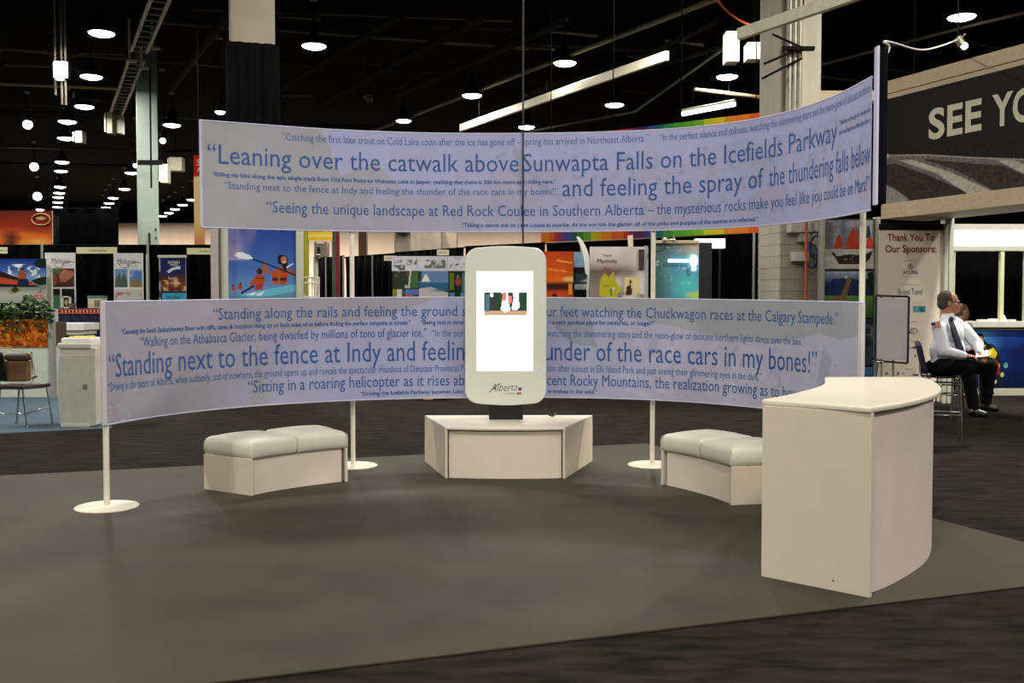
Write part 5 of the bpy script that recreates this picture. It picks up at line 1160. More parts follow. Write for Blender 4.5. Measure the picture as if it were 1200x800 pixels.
# scuba booth with lit header, window and counter
Y = 17.4
t = thing('dive_booth', 'stand with lit white header, dark window and scuba diver counter front', 'booth', (XL(1170, Y), Y, ZF))
xr = XL(1262, Y)
fb = lambda p0, q0, p1, q1, y0, d, nm, m, bev=.008: fbox2(p0, q0, p1, q1, y0, y0 + d, nm, m, t, bev)
fb(1116.5, 269, 1262, 288.3, Y, .12, 'lit_header', mat('header_glow', (255, 252, 244), .4, emit=1.5, var=0))
fb(1112, 288.3, 1262, 294, Y - .03, .2, 'lower_rail', ALUL); fb(1112, 262.5, 1262, 268.8, Y - .03, .2, 'upper_rail', mat('pale_beam', (196, 194, 182), .5))
text_on(t, 'dive travel', Vector((XL(1140, Y), Y - .004, 0)), Vector((1, 0, 0)), 1., 0, 1, 0, zat(281, Y), .42, .07, mat('header_ink', (150, 150, 160), .6), shear=.2)
for p0, p1 in ((1116.5, 1119.5), (1170, 1177.5), (1198.5, 1204)): fb(p0, 294, p1, 462, Y - .02, .08, 'frame_post', mat('pale_post', (214, 216, 170), .45))  # frame posts in one even pale yellow green
fb(1119, 376.5, 1262, 383.5, Y - .2, .6, 'counter_top', mat('counter_grey', (206, 200, 190), .45))
z0, z1 = zat(455, Y - .1), zat(386.5, Y - .1); v_ = lambda py: (zat(py, Y - .1) - z0) / (z1 - z0); u_ = lambda p: (p - 1131) / 107.
fb(1131, 383.5, 1262, 387, Y - .12, .3, 'apron', mat('apron_grey', (150, 146, 140), .5))
o, a, ux, W = board('diver_picture', None, None, 1131, 1238, Y - .1, z0, z1, [('h', [(0, (34, 70, 136)), (.3, (20, 46, 110)), (.6, (12, 26, 76)), (1, (8, 14, 44))]), ('soft', u_(1155), 1, .25, .5, (70, 130, 200)), ('soft', u_(1185), .95, .25, .3, (26, 60, 140)), ('soft', u_(1165), 0, .6, .5, (8, 16, 44)),
    ('p', [(u_(x), v_(y)) for x, y in [(1143, 398), (1147, 390), (1153, 391), (1155, 398), (1159, 402), (1166, 404), (1172, 412), (1176, 425), (1178, 440), (1176, 452), (1168, 452), (1160, 430), (1152, 418), (1146, 408)]], (26, 28, 36)), ('e', u_(1150.5), v_(400), .035, .09, (176, 140, 90)), ('e', u_(1151.5), v_(403), .04, .05, (40, 60, 60)), ('l', [(u_(1147), v_(404)), (u_(1151), v_(408)), (u_(1156), v_(405))], .035, (196, 180, 70)),
    ('p', [(u_(x), v_(y)) for x, y in [(1160, 410), (1166, 407), (1171, 414), (1168, 420), (1161, 418)]], (206, 190, 40)), ('e', u_(1172), v_(430), .02, .07, (190, 184, 50)), ('p', [(u_(x), v_(y)) for x, y in [(1166, 418), (1172, 424), (1176, 440), (1170, 438)]], (120, 40, 40)), ('e', u_(1181), v_(428), .024, .05, (80, 150, 140)), ('e', u_(1177), v_(439), .02, .04, (170, 190, 120)), ('e', u_(1168), v_(447), .025, .04, (190, 200, 190)), ('n', 14, .2, 5)], parent=t, res=130)
fb(1131, 455, 1240, 463.5, Y - .12, .2, 'base_band', mat('base_grey', (186, 182, 160), .5)); fb(1131, 387, 1240, 460, Y - .07, .4, 'counter_body', BLACK)
drape('black curtain filling the window of the dive stand', XL(1112, 18.3), 18.3, XL(1270, 18.3), 18.3, zat(290, 18.3))
YS = Y - .05; zs = zat(376.5, Y - .2)
for k, (p0, p1, h, rt, lab) in enumerate(((1152, 1163, .03, .1, 'flat stack of leaflets on the dive stand shelf beside the officer'), (1164, 1172, .045, -.2, 'small white leaflet pile in front of the dive stand window post'), (1183, 1191, .03, .3, 'white leaflet pile at the far end of the dive stand shelf'))):
    MB().box((XL(p0, YS), YS, zs), (XL(p1, YS), YS + .2, zs + h), rot=rt, bev=.003).build('leaflet_pile', PAPER, loc=(XL(p0, YS), YS, zs), label=lab, cat='leaflets')
c = aty(1177.5, 376, YS); MB().add([(c.x - .04, YS, zs), (c.x + .05, YS, zs), (c.x + .05, YS + .1, zs), (c.x - .04, YS + .1, zs), (c.x - .0, YS + .05, zs + .11), (c.x + .02, YS + .06, zs + .11)], [(0, 1, 5, 4), (2, 3, 4, 5), (1, 2, 5), (3, 0, 4), (3, 2, 1, 0)]).build('tent_card', PAPER, loc=(c.x, YS, zs), label='folded white tent card standing on the dive stand shelf', cat='card')

# big overhead sign with timber edges
A_, B_ = (XL(1033.5, 16.0), 16.0), (XL(1360, 11.9), 11.9)
A_ = Vector(A_); B_ = Vector(B_); dd = (B_ - A_); L_ = dd.length; dd /= L_; nn = Vector((-dd.y, dd.x))
zb0, zb1, zp1, zt1 = 2.93, 3.17, 4.82, 5.10
t = thing('overhead_sign', 'large dark overhead sign with timber edges and big cream letters', 'sign', (A_.x, A_.y, zb0))
def beam(z0, z1, y0, y1, nm, m): return MB().prism([tuple(A_ + nn * y0), tuple(B_ + nn * y0), tuple(B_ + nn * y1), tuple(A_ + nn * y1)], z0, z1, bev=.006).build(nm, m, t)
beam(zb0, zb1 - .03, -.03, .9, 'lower_fascia', WOOD); beam(zb1 - .03, zb1, -.01, .8, 'lower_trim', WOOD); beam(zp1 + .08, zt1, -.03, .8, 'upper_fascia', WOOD); beam(zp1, zp1 + .075, -.01, .7, 'upper_trim', WOOD); beam(zb1, zp1, .06, .12, 'backing', BLACK)
H_ = zp1 - zb1; L2 = L_; k_ = H_ / L2
gl = [('r', 0, 0, 1, 1, (34, 28, 26)), ('p', [(0, .47), (.2, .40), (.4, .30), (.58, .22), (.8, .14), (1, .1), (1, 0), (0, 0)], (116, 108, 108)), ('p', [(0, .38), (.06, .37), (.2, .22), (.38, 0), (.1, 0), (.06, .1), (0, .18)], (58, 50, 48)), ('p', [(.18, .37), (.4, .25), (.5, .2), (.66, 0), (.47, 0), (.32, .22)], (64, 56, 54)), ('n', 44, .55, 4, 0, 0, 1, .46),
      ('p', [(.0, .2), (.05, .14), (.12, .02), (.12, 0), (0, 0)], (150, 146, 146)), ('p', [(.075, .395), (.13, .385), (.3, .21), (.46, .0), (.37, 0), (.24, .22)], (196, 190, 174)), ('p', [(.48, .25), (.54, .23), (.65, .1), (.72, 0), (.65, 0)], (190, 186, 172)), ('p', [(0, .49), (.03, .47), (.03, .44), (0, .45)], (190, 186, 176)), ('l', [(0, .47), (.2, .40), (.4, .30), (.58, .22)], .012, (170, 164, 156)), ('n', 60, .35, 8, 0, 0, 1, .46)]
picture('graphic', (A_.x, A_.y, zb1), (dd.x, dd.y, 0), UZ, L2, H_, gl, t, res=300, edge=(40, 36, 34))
def u_on(px):   # distance along the sign seen at a pixel column
    r = (px - 600) / FPX; return (r * A_.y - A_.x) / (dd.x - r * dd.y)
zl = EYE + (358 - 163.5) * (A_ + dd * u_on(1090)).y / FPX
mb = MB(); o_ = A_ - nn * .012
for s, p0, p1 in (('S', 1085.5, 1104), ('E', 1107, 1125), ('E', 1128, 1147), ('Y', 1159, 1183), ('O', 1183, 1210)):
    s0, s1 = u_on(p0), u_on(p1); flat_text(mb, s, Vector((o_.x + dd.x * s0, o_.y + dd.y * s0, zl)), (dd.x, dd.y, 0), UZ, s1 - s0, .43, bold=.03, res=5)
mb.build('lettering', CREAMINK, t)
for k in (.05, .5, .95):
    p = A_ + dd * (L_ * k) + nn * .4; MB().tube([(p.x, p.y, zt1 - .02), (p.x, p.y, 9.8)], .012).build('hanging_cable', DRAPE, t)
MB().box((XL(955, 20), 20, zat(118, 20)), (XL(1034, 20), 20.3, zat(106, 20)), bev=.01).build('sign_return', WOOD, loc=(XL(990, 20), 20, zat(118, 20)), label='timber beam end showing above the upper banner beside the concrete column', cat='beam')
p = (XL(960, 20.1), 20.1); MB().tube([(p[0], p[1], zat(107, 20)), (p[0], p[1], 9.8)], .012).build('beam_hanger', DSTEEL, loc=(p[0], p[1], 9), label='thin cable holding the timber beam end', cat='cable')

# ================================================================== PEOPLE
def blob(name, prims, voxel, m, parent, smooth=6, loc=None, **kw):
    """one continuous surface grown from ellipsoids and tapered limbs"""
    bm = bmesh.new()
    for p in prims:
        if p[0] == 'e':
            _, c, r, rot = (p + (None,))[:4]
            M_ = Matrix.Translation(c) @ (rot.to_4x4() if rot is not None else Matrix()) @ Matrix.Diagonal((*r, 1))
            bmesh.ops.create_icosphere(bm, subdivisions=3, radius=1, matrix=M_)
        else:
            _, a, b, r0, r1 = p[:5]; a = Vector(a); b = Vector(b); d = b - a; k = max(3, int(d.length / (min(r0, r1) * .5)))
            for i in range(k + 1):
                f = i / k; bmesh.ops.create_icosphere(bm, subdivisions=2, radius=r0 + (r1 - r0) * f, matrix=Matrix.Translation(a + d * f))
    me = bpy.data.meshes.new('tmp'); bm.to_mesh(me); bm.free()
    o = bpy.data.objects.new('tmp', me); COL.objects.link(o)
    r = o.modifiers.new('r', 'REMESH'); r.mode = 'VOXEL'; r.voxel_size = voxel
    s = o.modifiers.new('s', 'SMOOTH'); s.iterations = smooth; s.factor = .5
    dg = bpy.context.evaluated_depsgraph_get(); dg.update()
    e = bpy.data.meshes.new_from_object(o.evaluated_get(dg)); bpy.data.objects.remove(o)
    V = [v.co[:] for v in e.vertices]; F = [tuple(p.vertices) for p in e.polygons]; bpy.data.meshes.remove(e)
    mb = MB(); mb.add(V, F, 0, True); return mb.build(name, m, parent, loc=loc, **kw)
SKIN = mat('skin', (178, 120, 92), .55, var=.06, scale=18)
SHIRT = mat('white_shirt', (226, 228, 236), .75, var=.03, bump=.9, scale=16, spec=.1, stretch=(1, 1, .5))
TROU = mat('black_trousers', (9, 9, 10), .8, var=.2, spec=.1)
HAIR = mat('grey_brown_hair', (66, 54, 44), .8, var=.35, scale=40)
YM = 11.2
def P(px, py, dy=0.): return aty(px, py, YM + dy)
fwd = Vector((.86, -.5, 0)); rgt = Vector((-.5, -.86, 0)); U3 = Vector((0, 0, 1))
def head(c, hf, k=1.):
    """prims of a head with face, looking along hf; c = centre of the skull"""
    hr = Vector((hf.y, -hf.x, 0)); R3 = Matrix((hr, hf, U3)).transposed()
    w_ = lambda x, y, z: c + (hr * x + hf * y + U3 * z) * k
    e = lambda x, y, z, a, b, d: ('e', w_(x, y, z), (a * k, b * k, d * k), R3)
    return [e(0, -.012, .03, .078, .098, .095), e(0, .02, -.03, .066, .075, .085), e(0, .05, -.085, .042, .042, .035), e(0, .088, .012, .05, .016, .014), ('c', w_(0, .098, .0), w_(0, .118, -.032), .009 * k, .015 * k), e(0, .1, -.062, .028, .014, .012), e(0, .09, -.09, .026, .02, .018), e(.04, .068, -.03, .025, .02, .022), e(-.04, .068, -.03, .025, .02, .022),
            e(.08, -.012, -.01, .01, .022, .034), e(-.08, -.012, -.01, .01, .022, .034)], w_, R3, e
hc = P(1112.5, 354.5); hf = Vector((.97, -.25, 0)).normalized()
hd, hw, R3, he = head(hc, hf, 1.04)
neck = P(1111, 374)
shR, shL = P(1100, 385.5, -.19), P(1129, 385, .14)
elR, elL = P(1107, 411, -.27), P(1146, 404, -.02)
wrR, wrL = P(1131, 416.5, -.33), P(1148, 414.5, -.26)
def hand(w0, d, up, thumb_side, curl=1.):
    """palm with four curled fingers and a thumb, from the wrist along d"""
    d = Vector(d).normalized(); up = Vector(up).normalized(); sd = d.cross(up).normalized(); up = sd.cross(d).normalized()
    Q = [('c', w0, w0 + d * .03, .024, .026)]
    for i in range(4):
        s = (i - 1.5) * .019; b = w0 + d * .085 + sd * s; L = (.072, .08, .076, .06)[i]
        Q.append(('c', w0 + d * .03 + sd * s * .8, b, .015, .0125))
        m1 = b + (d * .85 - up * .45 * curl) * L * .5; m2 = m1 + (d * .3 - up * .9 * curl) * L * .34; m3 = m2 + (-d * .3 - up * .6 * curl) * L * .25
        Q += [('c', b, m1, .0105, .0095), ('c', m1, m2, .0095, .0085), ('c', m2, m3, .0085, .0075)]
    t0 = w0 + d * .03 + sd * thumb_side * .022; t1 = t0 + (d * .6 + sd * thumb_side * .6 + up * .25) * .04; t2 = t1 + (d * .9 + up * .15) * .032
    return Q + [('c', t0, t1, .0135, .011), ('c', t1, t2, .011, .009)]
t = blob('person', hd + [('c', neck + U3 * -.06, hc + Vector((-.02, .0, -.06)), .066, .06), ('c', shR, elR, .05, .04), ('c', elR, wrR, .038, .026), ('c', shL, elL, .05, .04), ('c', elL, wrL, .038, .026),
    ('e', P(1112, 400), (.13, .12, .22)), ('c', shR, shL, .06, .06), ('e', P(1107, 426), (.14, .13, .11)), ('c', P(1106, 430, -.1), P(1134, 430, -.28), .075, .06), ('c', P(1108, 430, .1), P(1158, 428, -.02), .075, .06), ('c', P(1134, 430, -.28), P(1142, 476, -.3), .05, .035), ('c', P(1158, 428, -.02), P(1154, 470, .0), .05, .035)]
    + hand(wrR, P(1143, 418, -.36) - P(1131, 416.5, -.33), (0, -.3, 1), 1) + hand(wrL, P(1153, 419, -.34) - P(1148, 414.5, -.26), (.3, -.6, .6), -1), .0105, SKIN, None, 4, loc=P(1108, 432),
    label='seated man in white uniform shirt and dark tie holding papers on the bar stool', cat='person')
M1 = P(1110, 398)
RT = Matrix((-rgt * -1, fwd, U3)).transposed() if False else Matrix((rgt, fwd, U3)).transposed()
blob('shirt', [('e', P(1111.5, 392), (.235, .165, .17), RT), ('e', P(1110, 410), (.225, .19, .2), RT), ('e', P(1107, 427, -.02), (.215, .185, .1), RT), ('c', shR, shL, .078, .078), ('c', P(1105, 380, -.1), neck + U3 * .0, .07, .075), ('c', P(1123, 380, .08), neck, .07, .075), ('c', neck, neck + U3 * .02, .083, .08),
    ('c', shR, elR, .082, .07), ('c', elR, wrR - (wrR - elR) * .06, .066, .042), ('c', shL, elL, .082, .066), ('c', elL, wrL - (wrL - elL) * .1, .062, .042), ('e', P(1105, 400, -.22), (.07, .06, .1))], .012, SHIRT, t, 4)
blob('trousers', [('e', P(1104, 430, -.02), (.2, .19, .11), RT), ('c', P(1104, 430, -.14), P(1133, 429, -.3), .105, .085), ('c', P(1107, 430, .08), P(1160, 429, -.04), .105, .085), ('c', P(1133.5, 430, -.3), P(1141, 478, -.32), .082, .062), ('c', P(1160, 430, -.04), P(1155, 472, -.02), .082, .062)], .013, TROU, t, 4)
SHOE = mat('black_shoe', (16, 15, 15), .35)
for a_, b_ in ((P(1141, 482.5, -.33), P(1154, 485.5, -.38)), (P(1155, 476, -.02), P(1166, 479, -.06))):
    blob('shoe', [('c', a_, b_, .05, .038), ('c', a_ + Vector((-.03, 0, .0)), a_ + U3 * .03, .046, .045), ('c', a_ + Vector((0, 0, -.03)), b_ + Vector((.02, 0, -.012)), .03, .026)], .011, SHOE, t, 3)
blob('hair', [he(0, -.035, .045, .084, .092, .088), he(0, -.06, -.01, .078, .066, .07), he(.062, -.02, .02, .022, .05, .05), he(-.062, -.02, .02, .022, .05, .05)], .009, HAIR, t, 3)
mb = MB()
for sx in (.036, -.036):
    mb.tube([hw(sx + .026 * math.cos(k * math.pi / 7), .108 - abs(sx + .026 * math.cos(k * math.pi / 7)) * .35, .004 + .02 * math.sin(k * math.pi / 7)) for k in range(14)], .0028, n=5, closed=True)
    mb.tube([hw(sx * 1.75, .085, .01), hw(sx * 2.3, .02, .012), hw(sx * 2.3, -.03, .004)], .0028, n=5)
mb.tube([hw(.01, .108, .01), hw(-.01, .108, .01)], .0028, n=5); mb.build('glasses', mat('dark_frame'), t)
tp = [P(1114.8, 373.5, -.2), P(1118, 383, -.245), P(1122, 396, -.27), P(1126, 408, -.275), P(1129.5, 416, -.25)]
V = []
for p, wd in zip(tp, (.022, .03, .038, .046, .03)):
    sdv = Vector((.85, .5, .1)).normalized() * wd; V += [p - sdv, p + sdv, p + sdv + Vector((-.01, .03, 0)), p - sdv + Vector((-.01, .03, 0))]
F = [(i * 4 + j, i * 4 + (j + 1) % 4, i * 4 + 4 + (j + 1) % 4, i * 4 + 4 + j) for i in range(4) for j in range(4)] + [(3, 2, 1, 0), (16, 17, 18, 19)]
MB().add(V, F, 0, False).ball(tp[0] + Vector((0, -.005, 0)), (.026, .02, .026)).build('necktie', mat('navy_tie', (22, 24, 48), .6), t)
c = P(1096.8, 380.5, -.285); dx = Vector((.055, -.02, .012)); dz = Vector((.008, -.012, -.062)); nn_ = Vector((-.2, -.95, .1)) * .006
def fq(u0, v0, u1, v1, k=1.): return [c + dx * u0 + dz * v0 + nn_ * k, c + dx * u1 + dz * v0 + nn_ * k, c + dx * u1 + dz * v1 + nn_ * k, c + dx * u0 + dz * v1 + nn_ * k]
mb = MB()
for i in range(5): mb.add(fq(-.8, -.5 + i * .2, .8, -.3 + i * .2), [(0, 1, 2, 3)], 0 if i % 2 == 0 else 1)
mb.add(fq(-.8, -.5, -.1, .05, 1.4), [(0, 1, 2, 3)], 2); mb.build('flag_patch', [mat('patch_red', (190, 70, 50), .7), mat('patch_white', (226, 200, 180), .7), mat('patch_blue', (50, 54, 110), .7)], t)
pp = [P(1143, 418.5, -.36), P(1158, 417, -.4), P(1158.5, 410, -.2), P(1144, 411.5, -.2)]
quad_board(MB(), pp, .006).build('paper_sheets', PAPER, loc=pp[0], label='white papers held in the lap of the seated man', cat='papers')
pp = [P(1158, 417.3, -.4), P(1162, 416, -.4), P(1162.5, 409.5, -.22), P(1158.3, 410.5, -.2)]
quad_board(MB(), pp, .006).build('pamphlet', mat('yellow_pamphlet', (206, 180, 80), .6), loc=pp[0], label='small yellow pamphlet under the white papers in the lap', cat='pamphlet')

# bar stool
def stool(cx, cy, sh, rot, label, back=True):
    t = thing('bar_stool', label, 'stool', (cx, cy, ZF), 'chrome bar stools')
    c, s = math.cos(rot), math.sin(rot); w_ = lambda x, y, z: (cx + x * c - y * s, cy + x * s + y * c, z)
    q = .185
    for x, y in ((-q, -q), (q, -q), (q, q), (-q, q)):
        MB().tube(catmull([w_(x * 1.12, y * 1.12, ZF + .01), w_(x * 1.0, y * 1.0, sh - .08), w_(x * .94, y * .94, sh - .03), w_(x * .7, y * .9, sh - .015)], 5), .0125).build('leg', CHROME, t)
    mb = MB(); k = 1.08; z = .34
    mb.tube([w_(-q * k, -q * k, z), w_(q * k, -q * k, z), w_(q * k, q * k, z), w_(-q * k, q * k, z)], .011, closed=True).build('foot_ring', CHROME, t)
    mb = MB(); z = sh - .09; mb.tube([w_(-q, -q, z), w_(q, -q, z), w_(q, q, z), w_(-q, q, z)], .010, closed=True).build('upper_ring', CHROME, t)
    pl = [w_(.2 * math.cos(a) * (1 + .1 * math.cos(4 * a)), .2 * math.sin(a) * (1 + .1 * math.cos(4 * a)), 0)[:2] for a in [k * math.pi / 14 for k in range(28)]]
    MB().prism(pl, sh - .02, sh, bev=.008).build('seat', mat('dark_seat', (26, 24, 30), .5), t)
    if back:
        V = []; n = 8
        for j in range(7):
            z = sh + .02 + (.36) * j / 6; off = -.2 - .08 * j / 6
            for i in range(n + 1):
                y = (-.19 + .38 * i / n) * (1 if j < 6 else .9); V.append(w_(off + .05 * (y / .19) ** 2, y, z))
        m_ = len(V); V += [(a - .014 * c, b - .014 * s, d) for a, b, d in V]; F = []
        for j in range(6):
            for i in range(n):
                p = j * (n + 1) + i; F += [(p, p + 1, p + n + 2, p + n + 1), (m_ + p + 1, m_ + p, m_ + p + n + 1, m_ + p + n + 2)]
        for i in range(n): F += [(i + 1, i, m_ + i, m_ + i + 1), (6 * (n + 1) + i, 6 * (n + 1) + i + 1, m_ + 6 * (n + 1) + i + 1, m_ + 6 * (n + 1) + i)]
        for j in range(6): F += [(j * (n + 1), (j + 1) * (n + 1), m_ + (j + 1) * (n + 1), m_ + j * (n + 1)), ((j + 1) * (n + 1) + n, j * (n + 1) + n, m_ + j * (n + 1) + n, m_ + (j + 1) * (n + 1) + n)]
        MB().add(V, F, 0, True).build('backrest', mat('navy_seat_back', (26, 28, 54), .5), t)
        MB().tube(catmull([w_(-.1, -.1, sh - .015), w_(-.2, -.1, sh - .01), w_(-.225, -.1, sh + .04), w_(-.23, -.1, sh + .12)], 5), .01).tube(catmull([w_(-.1, .1, sh - .015), w_(-.2, .1, sh - .01), w_(-.225, .1, sh + .04), w_(-.23, .1, sh + .12)], 5), .01).build('back_bracket', CHROME, t)
st = P(1104, 437, -.03)
stool(st.x, st.y, P(1104, 439.5).z, -.35, 'chrome bar stool with navy back under the man in white shirt')

# second visitor behind the officer
YM = 13.6
hc2 = P(1127.5, 365.5); hf2 = Vector((.9, .25, 0)).normalized(); hd2, hw2, R32, he2 = head(hc2, hf2, .94)
t = blob('person', hd2 + [('c', P(1126, 372), hc2 + Vector((-.01, 0, -.05)), .058, .055), ('e', P(1125, 392), (.15, .12, .2)), ('c', P(1116, 383, -.1), P(1134, 383, .12), .06, .06), ('c', P(1116, 383, -.1), P(1118, 404, -.2), .045, .036), ('c', P(1118, 404, -.2), P(1136, 409, -.2), .036, .026), ('c', P(1134, 383, .12), P(1136, 402, .14), .045, .036), ('c', P(1136, 402, .14), P(1146, 409, .02), .036, .026), ('e', P(1124, 412), (.15, .14, .1)), ('c', P(1124, 415, -.08), P(1150, 417, -.12), .07, .055), ('c', P(1126, 415, .1), P(1152, 417, .1), .07, .055), ('c', P(1150, 417, -.12), P(1151, 455, -.1), .048, .034), ('c', P(1152, 417, .1), P(1154, 452, .12), .048, .034)]
    + hand(P(1136, 409, -.2), (1, .05, .05), (0, 0, 1), -1) + hand(P(1146, 409, .02), (1, -.05, .05), (0, 0, 1), 1), .0115, mat('skin_pale', (196, 140, 104), .55, var=.05), None, 4, loc=P(1125, 415), label='person with short fair brown hair seated behind the man in white shirt', cat='person')
blob('shirt', [('e', P(1125, 394), (.19, .15, .2)), ('e', P(1124, 409), (.175, .155, .1)), ('c', P(1116, 383, -.1), P(1134, 383, .12), .07, .07), ('c', P(1116, 383, -.1), P(1118, 404, -.2), .065, .055), ('c', P(1118, 404, -.2), P(1134, 408.6, -.2), .052, .038), ('c', P(1134, 383, .12), P(1136, 402, .14), .065, .055), ('c', P(1136, 402, .14), P(1144, 408, .03), .052, .038)], .013, SHIRT, t, 4)
blob('trousers', [('e', P(1124, 414), (.17, .16, .09)), ('c', P(1124, 415, -.09), P(1150, 417, -.13), .095, .075), ('c', P(1126, 415, .1), P(1152, 417, .1), .095, .075), ('c', P(1150, 417, -.13), P(1151, 457, -.11), .07, .055), ('c', P(1152, 417, .1), P(1154, 455, .12), .07, .055)], .014, TROU, t, 4)
for a_, b_ in ((P(1151, 460.5, -.12), P(1160, 462.5, -.16)), (P(1154, 459, .12), P(1162, 460.5, .1))): blob('shoe', [('c', a_, b_, .045, .036), ('c', a_ + Vector((0, 0, .03)), a_, .042, .044)], .012, SHOE, t, 3)
blob('hair', [he2(0, -.03, .045, .082, .092, .086), he2(0, -.055, .0, .076, .066, .06)], .01, mat('fair_brown_hair', (118, 92, 56), .8, var=.25, scale=40), t, 3)
st = P(1123, 424); stool(st.x, st.y, P(1123, 421.5).z, .1, 'dark topped bar stool under the visitor behind the officer', back=False)

# ================================================================== UNDER THE ROOF
def run(name, label, cat, pts, h, r, m, group=None, box=None, hang=True, kind=None):
    """a straight or bent run at one height seen through the given pixels"""
    Q = [atz(p[0], p[1], h) for p in pts]
    if kind == 'structure':
        mb = MB(); mb.tube(Q, r, n=4); return mb.build(name, m, kind='structure')
    t = thing(name, label, cat, Q[0], group)
    if box:
        a, b = Q[0], Q[-1]; d = (b - a); d2 = Vector((d.x, d.y)).normalized(); n2 = Vector((-d2.y, d2.x)) * box[0] / 2
        MB().prism([(a.x - n2.x, a.y - n2.y), (b.x - n2.x, b.y - n2.y), (b.x + n2.x, b.y + n2.y), (a.x + n2.x, a.y + n2.y)], h, h + box[1], bev=.01).build('channel', m, t)
    else: MB().tube(Q, r, n=8).build('pipe', m, t)
    if hang:
        L = sum((Q[i + 1] - Q[i]).length for i in range(len(Q) - 1))
        for f in (.12, .5, .88):
            p = Q[0].lerp(Q[-1], f) if len(Q) == 2 else Q[min(len(Q) - 1, int(f * len(Q)))]
            MB().tube([(p.x, p.y, h), (p.x, p.y, 9.8)], .01, n=6).build('hanger_rod', DRAPE, t)
    return t
JST = mat('roof_joist_grey', (112, 106, 92), .8, var=.15, spec=.1)
JSD = mat('roof_joist_dark', (50, 48, 44), .8, var=.15, spec=.05)
for (x0, y0, x1, y1, h, r, m) in [(-60, 52, 265, 78, 9.4, .05, JST), (187, 26, 268, 33, 9.4, .05, JST), (190, 17, 600, 34, 9.55, .06, JSD), (225, 11, 600, 25, 9.55, .03, JST), (326, 35, 620, 57, 9.4, .06, JST), (326, 19, 376, 22.5, 9.4, .05, JST), (326, 73, 520, 86, 9.4, .05, JSD), (-40, 120, 165, 127, 9.4, .06, JSD), (-40, 129, 160, 135, 9.4, .05, JSD),
        (-40, 171, 160, 176, 9.3, .06, JST), (-40, 190, 162, 194, 9.3, .05, JSD), (-40, 246, 120, 248, 9.2, .2, JST), (190, 137, 240, 139, 9.3, .06, JST), (192, 178, 240, 176, 9.3, .06, JSD), (600, 50, 760, 60, 9.4, .06, JSD), (630, 35, 700, 42, 9.4, .05, JST), (610, 55, 650, 58, 9.4, .04, JST), (735, 65, 780, 70, 9.4, .05, JST),
        (780, 47, 825, 52, 9.4, .06, JST), (955, 88, 1020, 96, 9.3, .06, JST), (955, 75, 1030, 92, 9.4, .04, JSD), (1035, 80, 1080, 86, 9.3, .05, JST), (1130, 48, 1230, 66, 9.3, .07, JST), (330, 111, 365, 112, 9.2, .06, JST), (365, 146, 460, 150, 9.2, .06, JSD),
        (600, 93, 660, 98, 9.3, .05, JSD), (700, 102, 760, 108, 9.3, .06, JSD), (620, 117, 700, 123, 9.3, .05, JSD), (840, 134, 895, 140, 9.3, .06, JSD)]:
    run('roof_beam', None, None, [(x0, y0), (x1, y1)], h, r, m, kind='structure')
for (x0, y0, x1, y1, h, r) in [(331, 103, 470, 17, 9.0, .14), (375, 122, 562, 22, 9.0, .14), (462, 112, 660, 25, 9.0, .14), (200, 105, 268, 15, 9.0, .14), (625, 108, 660, 92, 9.0, .12), (600, 140, 840, 25, 9.2, .1), (760, 80, 870, 47, 9.0, .1)]:
    run('roof_beam', None, None, [(x0, y0), (x1, y1)], h, r, JSD, kind='structure')
LST = mat('lit_steel', (214, 208, 184), .5, metal=.2, var=.1)  # steel colour lightened to carry the lamplight falling on the trays
run('cable_tray', 'long pale steel tray crossing above the middle of the upper banner', 'cable tray', [(540, 154), (782, 71)], 7.5, 0, LST, 'pale steel trays', box=(.1, .24))
run('cable_tray', 'wide pale steel tray running to the concrete column behind the banner end', 'cable tray', [(866, 47), (1030, -8)], 6.0, 0, LST, 'pale steel trays', box=(.1, .19))
run('ceiling_pipe', 'grey pipe crossing the roof from the upper banner to the top edge', 'pipe', [(430, 156), (848, -5)], 8.6, .075, mat('pipe_olive', (120, 114, 92), .55))
run('ceiling_pipe', 'thin pale pipe under the ceiling running into the steel boxes', 'pipe', [(620, 154), (744, 131), (852, 54)], 8.4, .04, mat('pipe_grey', (120, 116, 104), .55))
run('ceiling_pipe', 'bright copper coloured pipe left of the concrete column', 'pipe', [(814, 104.5), (893, 114)], 8.0, .055, mat('pipe_copper', (206, 176, 140), .5))
run('ceiling_pipe', 'thin pipe above the dark overhead sign', 'pipe', [(954, 78), (1060, 50), (1150, 27), (1210, 13)], 8.4, .04, JST)
run('ceiling_pipe', 'bright horizontal pipe between the work light and the ladder tray', 'pipe', [(-10, 98), (139, 104)], 8.6, .05, mat('pipe_bronze', (170, 150, 110), .5))
run('ceiling_conduit', 'bent thin conduit passing over the work light', 'conduit', [(-20, 57), (52, 60), (67, 67), (84, 67.5), (95, 62.5), (146, 64)], 8.8, .03, JST)
run('ceiling_conduit', 'thin conduit ending behind the work light', 'conduit', [(5, 76.5), (84, 79), (92, 84)], 8.8, .028, JST)
